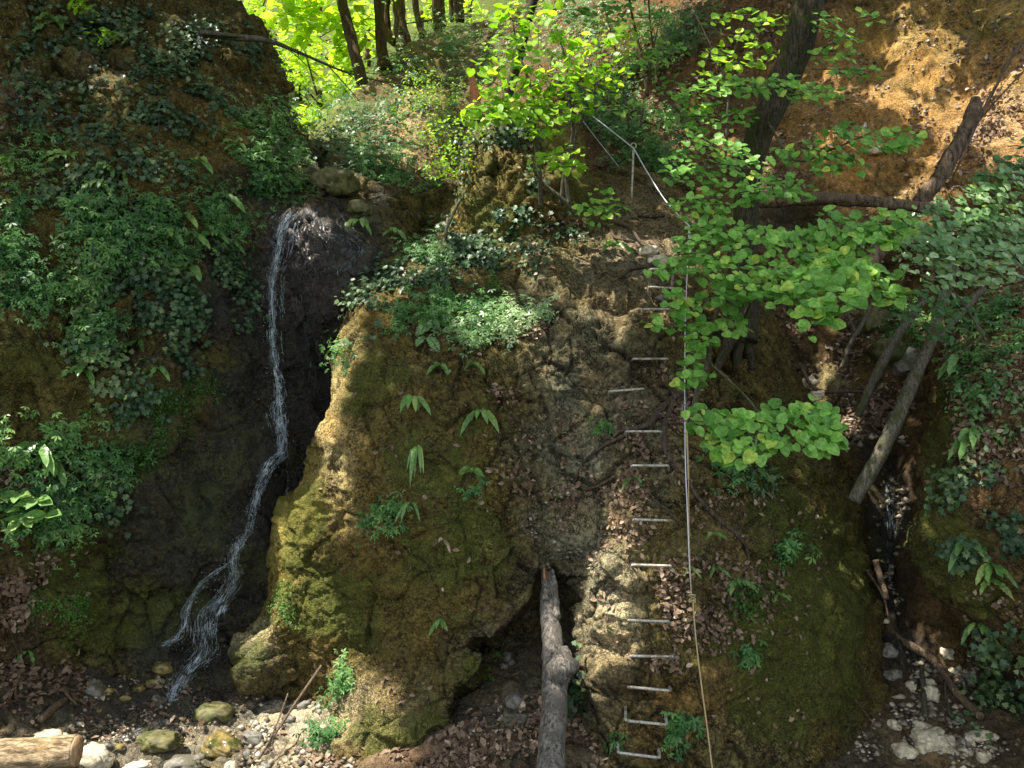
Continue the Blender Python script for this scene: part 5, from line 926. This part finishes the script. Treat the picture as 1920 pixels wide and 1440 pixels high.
far_tree([([(832,48,18.7),(829,10,18.7),(828,-40,18.7),(830,-200,18.7)],[.09,.08,.08,.06])], 'paired forest trunk on the crest, thin right one', None)
far_tree([([(862,40,19),(860,10,19),(859,-40,19),(858,-200,19)],[.16,.15,.15,.12])], 'broad forest trunk right on the crest', [(880,-150,120,50,19,2,200)])
far_tree([([(848,40,19.5),(846,10,19.5),(845,-60,19.5)],[.08,.08,.07])], 'thin forest trunk squeezed between two broad ones', None)
far_tree([([(1215,180,10.8),(1205,130,10.9),(1192,60,11.0),(1180,0,11.1),(1170,-90,11.3)],[.028,.026,.024,.02,.016])], 'thin dark stem on the leaf bank at top centre', None, name='young_tree', group=None)
far_tree([([(1232,160,10.8),(1226,100,10.9),(1218,30,11.0),(1214,-60,11.1)],[.02,.018,.016,.012])], 'second thin dark stem on the leaf bank at top centre', None, name='young_tree', group=None)
# crowns standing in the valley: each its own tree
for i, (x, y, rx, ry, Y, n, lab) in enumerate([(600,170,75,60,17,420,'bright shrubby tree right above the cliff shoulder'),(560,60,70,70,18,440,'bright tree over the left cliff crest'),(480,20,60,50,19,340,'sunlit tree behind the fallen pole'),(640,110,60,50,21,340,'bright young tree between the first two trunks'),
   (690,30,70,50,24,340,'distant bright crown between the trunks'),(790,20,60,45,24,260,'distant bright crown behind the slim trunk'),(880,10,70,35,25,260,'distant crown above the leaf bank'),(600,-30,110,50,26,380,'tall bright crown at the top edge'),(750,-40,110,50,28,340,'tall bright crown behind the forked trunk'),
   (540,140,50,60,22,300,'shaded bright crown beside the cliff crest'),(590,235,50,30,14.2,260,'low bright bush at the valley mouth'),(660,175,40,35,15,220,'low bright bush below the curved trunk')]):
    b = at(x, y+ry*.9, Y); t = empty('forest_tree', b, lab, 'tree', 'leafy crowns in the sunlit valley')
    mb = MB(b); q = at(x, y, Y); tube(mb, [b-np.array([0, 0, .8]), (b+q)/2, q], [.10, .05], 8, 10, .008); 
    for k in range(5): tube(mb, [(b+q)/2, q+rv(1, .35)[0]*rx*Y/F*2], [.03, .008], 5, 6)
    mb.build('trunk', M['barkfar'], t); mb = MB(b)
    for k in range(7): fuzz(mb, None, x+random.gauss(0, .5)*rx, y+random.gauss(0, .5)*ry, rx*.42, ry*.4, Y+random.gauss(0, .6), n//6, .16+.006*Y*.4, .6, OVAL)
    mb.build('crown', M['forest'], t, False)
# ------------------------------------------------------------------ leaning tree with moss on its bark
b = at(1385, 640, 7.35); t = empty('leaning_tree', b, 'mossy leaning tree rising from the right shoulder of the rock', 'tree'); mb = MB(b)
c = tube(mb, path([(1385,640,7.3),(1392,560,7.35),(1392,480,7.35),(1398,400,7.35),(1405,330,7.3),(1420,260,7.25),(1445,205,7.2),(1470,150,7.15),(1495,85,7.1),(1513,20,7.05),(1530,-60,7.0),(1560,-300,6.9),(1590,-700,6.9)], 0), [.17,.145,.135,.12,.11,.12,.135,.13,.135,.13,.12,.11,.09], 32, 160, .012, 5)
for (x, y) in ((1375,700),(1415,690),(1340,690)): tube(mb, [at(1388,600,7.3)]+list(path([(x, y)], .0, [BU])), [.09,.03], 10, 14, .008)
mb.build('trunk', M['bark'], t); LEANING = (b, t)
# ------------------------------------------------------------------ round-leaved hazel sprays
def shrub(name, base, label, stems, sprays=(), balls=(), mat='hazel', stem_mat='greystem', size=.085, lay=1):
    b = at(*base); t = empty(name, b, label, 'shrub'); st = MB(b); lf = MB(b)
    for pts, rad in stems: tube(st, path(pts, 0), rad, 10, 30, rad[0]*.1)
    for s in sprays:
        cx, cy, rx, ry, Y, n, ang = s[:7]; root = s[7] if len(s) > 7 else None; sz = s[8] if len(s) > 8 else size
        spray(lf, st, cx, cy, rx, ry, Y, int(n*.84), sz*1.0, R(ang), 42, .30, root, layers=lay)
    for s in balls: fuzz(lf, st, *s)
    st.build('stem', M[stem_mat], t); lf.build('foliage', M[mat], t, False); return t
shrub('hazel_shrub', (1300,760,6.2), 'hazel shrub at the edge beside the cable with big round-leaved sprays hanging over the flank', 
 [([(1300,770,6.25),(1312,715,6.2),(1328,680,6.15),(1330,640,6.1),(1338,600,6.1),(1358,560,6.1),(1385,500,6.1),(1400,440,6.1)],[.022,.022,.020,.018,.016,.014,.010,.006]),([(1330,680,6.15),(1370,715,5.9),(1400,745,5.6),(1430,780,5.3),(1458,797,5.1)],[.009,.008,.006,.005]),([(1340,600,6.1),(1300,590,6.0),(1260,600,5.95)],[.006,.003])],
 [(1318,788,40,27,5.05,26,4),(1400,812,70,38,4.95,74,-6,(1440,790,5.2)),(1490,800,72,42,5.0,96,10,(1450,795,5.15)),(1525,775,42,30,5.1,40,25),(1350,822,30,22,4.9,22,0),(1545,800,32,30,4.95,34,0),
  (1240,604,30,13,5.9,12,0,(1290,600,6.0)),(1285,575,30,16,5.9,22,0),(1300,625,36,18,5.95,26,-5),(1370,610,30,14,6.0,18,-5),(1290,690,26,18,6.0,20,0),(1280,715,22,10,6.0,12,0),(1340,560,40,20,6.0,30,0),(1245,500,34,14,5.9,18,5),(1262,560,26,12,5.9,14,0)],
 [(1300,650,30,26,6.05,24,.06,.12),(1310,700,26,26,6.05,22,.055,.12)])
shrub('hazel_shrub', (1392,640,7.0), 'dense hazel foliage around the foot of the leaning tree', [([(1392,640,7.0),(1380,520,6.6),(1350,400,6.5),(1320,300,6.5)],[.02,.016,.012,.006]),([(1392,600,7.0),(1450,480,6.2),(1520,430,6.0)],[.016,.012,.006])],
 [(1330,470,72,26,5.9,60,-4),(1400,500,80,28,5.7,74,0),(1300,500,56,20,5.9,40,0),(1450,525,70,26,5.5,62,-8),(1300,445,44,22,6.0,34,-10),(1390,540,60,22,5.7,44,0),(1350,430,60,22,6.1,48,0),(1420,440,64,20,6.0,50,0),(1300,390,56,22,6.3,46,8),(1360,365,70,26,6.2,64,-5),(1440,350,62,26,6.1,56,-8),(1490,360,36,18,6.1,24,-14),
  (1300,330,56,22,6.4,46,0),(1380,310,66,26,6.3,60,4),(1470,290,36,20,6.4,22,0),(1270,300,40,30,6.6,42,0),(1340,270,66,24,6.5,60,10)], size=.072)
shrub('hazel_shrub', (1500,470,6.6), 'long tongue-shaped round-leaved sprays stretching right in front of the fallen trunk', [([(1392,560,7.0),(1450,520,6.4),(1520,470,6.0),(1600,430,5.8)],[.014,.012,.009,.004])],
 [(1520,455,90,28,5.6,96,6),(1600,425,80,30,5.5,96,14),(1670,415,52,24,5.5,52,-6),(1560,480,70,26,5.4,66,4),(1640,440,60,22,5.4,50,0),(1510,500,70,24,5.4,56,0)], size=.078)
shrub('hazel_shrub', (1560,560,6.2), 'big-leaved hazel sprays hanging over the gully below the long tongues', [([(1450,560,6.4),(1540,530,5.6),(1620,520,5.4)],[.01,.008,.004])],
 [(1500,525,60,26,5.2,48,-8),(1560,545,64,36,5.0,62,-14),(1530,590,44,26,5.0,28,-20),(1620,520,56,26,5.2,46,4),(1660,545,36,26,5.2,26,-20),(1465,560,36,20,5.4,24,-10),(1590,500,50,22,5.3,36,0)], size=.09)
shrub('hazel_shrub', (1470,250,7.0), 'round-leaved branch arching right over the orange bank', [([(1440,230,7.1),(1490,300,6.6),(1560,280,6.2),(1640,245,6.1)],[.012,.010,.008,.004])],
 [(1560,285,70,22,6.1,66,14),(1620,255,66,24,6.05,76,10),(1690,260,36,20,6.0,34,-14),(1545,310,30,20,6.1,20,-20)], size=.075)
shrub('hazel_shrub', (1480,150,7.0), 'level round-leaved spray crossing in front of the leaning trunk', [([(1470,160,7.1),(1420,160,6.8),(1350,160,6.8)],[.010,.008,.004])],
 [(1440,160,90,18,6.5,80,2),(1370,160,70,20,6.6,58,4),(1530,170,46,22,6.4,50,-6),(1300,180,50,24,6.9,44,10),(1290,220,46,30,6.9,52,0),(1350,215,66,26,6.8,60,0)], size=.072)
shrub('hazel_shrub', (1530,100,7.2), 'leafy twigs right of the leaning trunk near the top', [([(1500,110,7.1),(1560,80,6.9),(1620,40,6.8)],[.010,.008,.004]),([(1520,130,7.0),(1600,130,6.8),(1640,135,6.8)],[.006,.003])],
 [(1570,60,52,24,6.8,46,18),(1630,28,28,14,6.8,14,-10),(1560,100,44,18,6.8,34,0),(1600,135,56,12,6.8,26,2),(1545,35,26,16,6.9,16,0)], size=.07)
shrub('hazel_shrub', (1330,120,7.6), 'loose yellowish-green twigs left of the leaning trunk at the top', [([(1360,300,7.5),(1365,200,7.5),(1370,120,7.5),(1400,30,7.5)],[.016,.012,.010,.004]),([(1365,160,7.5),(1330,80,7.5),(1300,20,7.5)],[.008,.004])],
 [(1400,25,34,16,7.4,16,0),(1440,40,34,14,7.3,16,8),(1345,40,28,16,7.5,16,-10),(1390,70,40,16,7.4,20,0),(1350,100,40,20,7.5,26,10),(1430,95,40,22,7.3,24,0),(1380,115,50,16,7.4,26,0),(1330,140,36,18,7.5,20,0),(1480,40,28,14,7.2,14,0)], mat='lime', size=.08)
# sunlit sapling in the top centre, on the knob
shrub('hazel_sapling', (1075,380,8.0), 'young sapling with glowing yellow-green round leaves in the top centre',
 [([(1052,385,8.0),(1060,320,7.9),(1072,270,7.8),(1075,200,7.7),(1062,120,7.7),(1040,40,7.7)],[.028,.024,.020,.016,.010,.005]),([(1068,385,7.95),(1062,340,7.9),(1070,300,7.8),(1090,230,7.6),(1120,160,7.6),(1170,90,7.6)],[.022,.018,.014,.010,.007,.003]),([(1015,390,8.0),(1012,330,7.8),(1003,250,7.6),(1000,180,7.5),(970,90,7.5),(960,20,7.5)],[.026,.022,.018,.014,.010,.004]),([(1082,400,8.0),(1050,370,7.9),(1015,340,7.85),(990,300,7.7)],[.024,.022,.018,.010]),([(1000,220,7.5),(950,170,7.4),(900,140,7.4)],[.008,.004])],
 [(1010,300,30,20,7.3,14,-20),(1050,285,46,18,7.2,34,-10),(1060,310,34,12,7.2,20,-6),(930,205,70,22,7.2,56,6),(1000,200,76,24,7.2,60,0)],
 [(960,40,44,36,7.5,34,.10,.3),(1010,60,50,40,7.5,40,.10,.3),(960,100,60,34,7.4,52,.095,.3),(1050,90,56,36,7.6,50,.09,.3),(1110,110,60,44,7.6,70,.085,.3),(1160,80,36,30,7.6,24,.085,.3),(1100,165,70,30,7.5,70,.08,.3),(1030,150,70,34,7.4,80,.09,.3),(930,150,56,34,7.3,50,.10,.3),(960,190,70,26,7.3,60,.085,.3),(1060,200,70,26,7.4,66,.075,.3),(1150,145,40,26,7.6,36,.08,.3),(1020,20,30,20,7.6,14,.10,.2),(900,215,40,22,7.4,36,.09,.2),(1000,240,60,18,7.3,40,.08,.2)],
 mat='lime', stem_mat='greystem', size=.085, lay=2)
shrub('hazel_seedling', (1100,410,7.8), 'low young hazel leaves beside the path at the foot of the knob', [([(1110,415,8.0),(1120,390,7.9),(1150,365,7.9)],[.005,.002])], [(1105,385,32,16,7.6,18,0),(1125,365,30,14,7.7,14,8),(1140,400,24,12,7.6,12,-6),(1100,405,24,10,7.5,12,0),(1160,385,22,10,7.8,8,0)], mat='hazel', size=.075)
shrub('elder_shrub', (850,330,8.2), 'sunlit small-leaved shrub hanging at the left corner of the rock knob', [([(880,290,8.3),(850,300,8.1),(810,310,8.0)],[.008,.004])], [], [(830,250,50,34,8.3,120,.055,.3,OVAL),(850,300,50,30,8.2,130,.05,.3,OVAL),(820,320,40,24,8.2,90,.05,.25,OVAL),(880,240,40,24,8.2,70,.05,.3,OVAL)], mat='lime')
shrub('hazel_shrub', (1150,120,9.5), 'half-shaded leafy shrub behind the sunlit sapling at the top edge', [([(1180,240,9.6),(1160,120,9.4),(1130,0,9.3)],[.016,.012,.005]),([(1200,240,9.6),(1220,120,9.4),(1240,20,9.3)],[.014,.010,.005])],
 [(1120,25,60,20,9.2,50,0),(1180,50,60,22,9.2,50,5),(1060,15,50,18,9.2,36,0),(1230,30,46,20,9.3,34,0),(1200,110,50,22,9.2,40,0),(1250,90,40,22,9.2,30,0),(1160,10,50,16,9.2,30,0),(1260,160,40,24,9.3,34,0),(1180,200,60,22,9.3,44,0)], size=.08)
# thicket on the far right
shrub('maple_shrub', (1900,560,5.2), 'greyish-green small-leaved shrub reaching in from the right edge, upper level', [([(1960,560,5.2),(1900,470,5.2),(1840,420,5.2),(1780,400,5.2)],[.012,.010,.006,.003])],
 [(1800,395,70,20,5.1,110,10),(1870,370,70,26,5.1,130,14),(1920,340,50,26,5.1,80,20),(1790,430,64,20,5.0,90,2),(1880,420,60,20,5.0,90,0),(1860,450,70,20,5.0,100,0)], mat='grey', size=.055)
shrub('maple_shrub', (1920,600,5.0), 'pale glinting leaves of the shrub at the right edge, lower level', [([(1970,560,4.9),(1900,480,4.9),(1800,460,4.9),(1740,470,4.9)],[.012,.008,.006,.003])],
 [(1750,455,56,18,4.9,70,4),(1820,480,70,20,4.8,86,0),(1890,480,56,22,4.8,70,0),(1740,490,50,18,4.9,50,0),(1800,520,66,18,4.8,60,-4),(1880,515,44,14,4.7,24,0)], mat='grey', size=.055)
shrub('maple_shrub', (1880,700,6.0), 'thin foliage around the upper ends of the leaning grey stems', [([(1850,640,6.0),(1800,560,6.0),(1760,520,6.0)],[.008,.003])], [(1740,560,50,24,6.2,50,0),(1790,580,50,20,6.1,44,0),(1760,620,46,20,6.3,36,0),(1700,590,34,16,6.6,24,0)], mat='herb', size=.055)
shrub('maple_shrub', (1930,300,6.0), 'dark green leaves at the right edge above the pale shrub', [([(1960,330,6.0),(1900,310,6.0)],[.006,.003])], [(1900,300,36,18,6.0,34,0),(1880,330,50,20,6.0,50,8),(1910,270,20,14,6.0,14,0),(1840,345,30,14,6.0,24,0)], mat='herb', size=.06)
# ------------------------------------------------------------------ added canopy, unseen above the frame, its gaps shaped to put sun on LIT
LIT = [(900,330,8.3,0.22),(960,350,8.2,0.16),(1080,1180,5.9,0.15),(1100,1100,6.0,0.14),(400,1380,6.0,0.50),(1700,60,9.8,.30),(1830,180,8.9,.32),(1690,340,8.9,.2),(600,1340,6.4,0.46),(480,1360,6.1,0.46),(300,1390,5.9,0.46),(200,1410,5.5,0.46),(120,1420,5.2,0.46),(20,1400,5.1,0.46),(560,1420,5.9,0.46),(606,1205,6.4,.08),(640,1330,6.1,0.39),(690,1340,6.0,0.33),(700,1380,5.9,0.33),(446,1220,6.5,0.26),(526,1010,6.6,0.27),(531,940,6.6,0.23),(515,1060,6.6,.17),
 (586,850,6.6,0.27),(606,780,6.7,0.27),(626,700,6.9,0.27),(646,640,7.1,0.26),(700,570,7.3,0.26),(1140,1060,6.0,0.22),(1120,1150,6.0,0.23),(1150,1200,5.9,0.20),(1120,1270,5.9,0.22),(1180,1250,5.8,0.16),(1150,980,6.1,0.16),(1230,1080,5.95,0.14),(1160,900,6.3,0.12),(1130,860,6.6,0.09),(1190,920,6.3,0.09),(1210,1090,5.9,0.11),(1115,1340,5.85,0.12),
 (955,600,7.0,.30),(880,625,6.9,0.12),(850,590,7.0,0.12),(890,450,7.9,0.28),(800,500,7.7,0.25),(740,530,7.5,0.20),(600,480,7.9,0.22),(650,500,7.9,0.16),(580,440,8.0,0.12),
 (1000,100,7.6,0.55),(950,180,7.3,0.50),(1080,150,7.6,0.40),(1120,80,7.6,0.30),(880,230,8.2,0.40),(830,280,8.2,0.40),(860,330,8.3,0.20),(960,20,7.5,0.40),(1000,230,7.4,0.35),
 (1720,50,9.6,0.34),(1690,20,9.9,0.23),(1800,160,8.9,0.37),(1860,190,8.6,0.34),(1740,175,9.2,0.23),(1650,140,9.7,0.23),(1900,80,8.6,0.23),(1690,330,8.9,0.23),(1740,270,8.8,0.23),(1880,250,8.5,0.23),(1620,160,9.8,0.14),(1560,755,8.6,0.20),(1835,815,5.95,0.15),(1700,500,8.6,0.18),(1880,640,6.6,0.10),(1640,370,9.2,0.12),
 (165,60,7.4,0.20),(1240,200,10.8,0.25),(1200,170,11.3,0.20),(1000,330,8.0,0.15),(750,240,10.5,0.40),(690,260,11,0.30),(850,150,14,1.10),(700,200,12.5,1.00),(760,150,14,1.00),(960,60,16,1.20),(1190,420,8.8,0.12),(1380,60,7.4,0.22),(1340,130,7.4,0.20),(1800,440,5.1,0.12),(1860,430,5.1,0.15),(1300,310,6.5,0.12),(1430,35,7.3,0.20),(1270,330,6.6,0.15),(1560,30,6.9,0.20),(940,280,8.2,0.14),(310,110,8.0,0.10)]
S = SUN; E1 = norm(np.cross(S, [0, 1., 0])); E2 = np.cross(S, E1)
lp = np.array([at(x, y, Y) for x, y, Y, r in LIT]); lu = np.stack([lp@E1, lp@E2], -1); lr = np.array([l[3] for l in LIT])*1.3
cells = []
for u in np.arange(-12, 10.0, .42):
    for v_ in np.arange(-16.5, 10, .42): cells.append((u+random.uniform(-.16, .16), v_+random.uniform(-.16, .16)))
cells = np.array(cells)
# keep the canopy over the rocks only: invert to ground position at mid height
P0_ = cells[:, :1]*E1+cells[:, 1:]*E2; tt = (3.0-P0_[:, 2])/S[2]; gp = P0_+S*tt[:, None]
ok = (gp[:, 1] > .4) & (gp[:, 1] < 13.0) & (abs(gp[:, 0]) < 9.5)
cells = cells[ok]
print('cells', len(cells)); P0_ = cells[:, :1]*E1+cells[:, 1:]*E2; hz = 11.6+.10*np.maximum(0, P0_[:, 1])*0; ht = hz+rng.uniform(-.5, .9, len(cells)); C_ = P0_+S*((ht-P0_[:, 2])/S[2])[:, None]
n = 74; PP = np.repeat(C_, n, 0)+rv(len(C_)*n, 1)*np.array([.25, .25, .22]); pu = np.stack([PP@E1, PP@E2], -1)
d = np.linalg.norm(pu[:, None]-lu[None], axis=-1)/lr[None]; keep = d.min(1) > rng.uniform(.85, 1.1, len(PP)); 
keep &= ~((fbm(np.stack([pu[:, 0], pu[:, 1], 0*pu[:, 0]], -1), 1.3, 2, 77) > .60))
PP = PP[keep]
TR = [(LEANING[0], LEANING[1], None), ((-8.2, 8.5, 6.0), None, 'unseen tree added over the left cliff top, crown shaped for the dappled shade'), ((-.15, 12.6, 8.4), None, 'dark slender tree behind the top of the sunlit sapling'), ((7.4, 9.0, 7.2), None, 'unseen tree added above the orange bank, crown shaped for the dappled shade')]  # cliff-top and bank trees are added; the slender trunk is not
hub = np.array([[1.6, 6.8, 11.2], [-7.8, 6.5, 11.0], [1.0, 12.5, 11.4], [6.4, 8.2, 11.2]])
who = np.argmin(np.linalg.norm(PP[:, None, :2]-hub[None, :, :2], axis=-1), 1)
for k, (b, t, lab) in enumerate(TR):
    Q = PP[who == k]; b = np.array(b, float)
    if t is None:
        t = empty('added_crown_tree', b, lab, 'tree'); mb = MB(b); tube(mb, [b-np.array([0, 0, 1.0]), b*.5+hub[k]*.5+[.1, .1, 0], hub[k]], [.08, .07, .05] if k == 2 else [.24, .16, .10], 14, 20, .02)
    else: mb = MB(b); q = at(1590, -700, 6.9); tube(mb, [q, hub[k]], [.10, .08], 12, 8, .01)
    for i in rng.choice(len(Q), 12): tube(mb, [hub[k], hub[k]*.5+Q[i]*.5+np.array([0, 0, .15]), Q[i]], [.03, .014, .005], 6, 10)
    mb.build('limbs' if lab is None else 'trunk', M['bark'], t); mb = MB(b)
    leaves(mb, OVAL, Q, norm(UP+rv(len(Q), .5)), rv(len(Q)), .20*rng.uniform(.7, 1.3, len(Q)), rng.uniform(0, 1, len(Q))); mb.build('crown', M['canopy'], t, False)  # crown added for shade, on the leaning tree and slender trunk too
# ------------------------------------------------------------------ camera, sun, sky

cam = bpy.data.cameras.new('camera'); cam.sensor_width = 36; cam.lens = 36*F/1920; cam.clip_end = 500; cam.clip_start = .05
co = bpy.data.objects.new('camera', cam); COL.objects.link(co); co.location = (0, 0, CZ); co.rotation_euler = (R(90), 0, 0); sc.camera = co
el = math.asin(SUN[2]); azv = math.atan2(SUN[0], SUN[1])
w = bpy.data.worlds.new('World'); sc.world = w; w.use_nodes = True; nt = w.node_tree; bg = nt.nodes['Background']
sky = nt.nodes.new('ShaderNodeTexSky'); sky.sky_type = 'NISHITA'; sky.sun_disc = False; sky.sun_elevation = el; sky.sun_rotation = azv
hs = nt.nodes.new('ShaderNodeHueSaturation'); hs.inputs['Saturation'].default_value = .38; nt.links.new(sky.outputs[0], hs.inputs['Color'])
nt.links.new(hs.outputs[0], bg.inputs['Color']); bg.inputs['Strength'].default_value = .35
sl = bpy.data.lights.new('sun', 'SUN'); sl.energy = 12.0; sl.angle = R(.55); sl.color = (1, .92, .82)
so = bpy.data.objects.new('sun', sl); COL.objects.link(so)
from mathutils import Vector
so.rotation_euler = Vector(tuple(float(c) for c in SUN)).to_track_quat('Z', 'Y').to_euler(); so.location = (-4, 3, 15)
sc.view_settings.view_transform = 'Standard'; sc.view_settings.look = 'None'; sc.view_settings.exposure = 0; sc.view_settings.gamma = 1
sc.render.engine = 'CYCLES'; sc.cycles.max_bounces = 4; sc.cycles.transparent_max_bounces = 8; sc.cycles.use_adaptive_sampling = True; sc.cycles.use_denoising = True
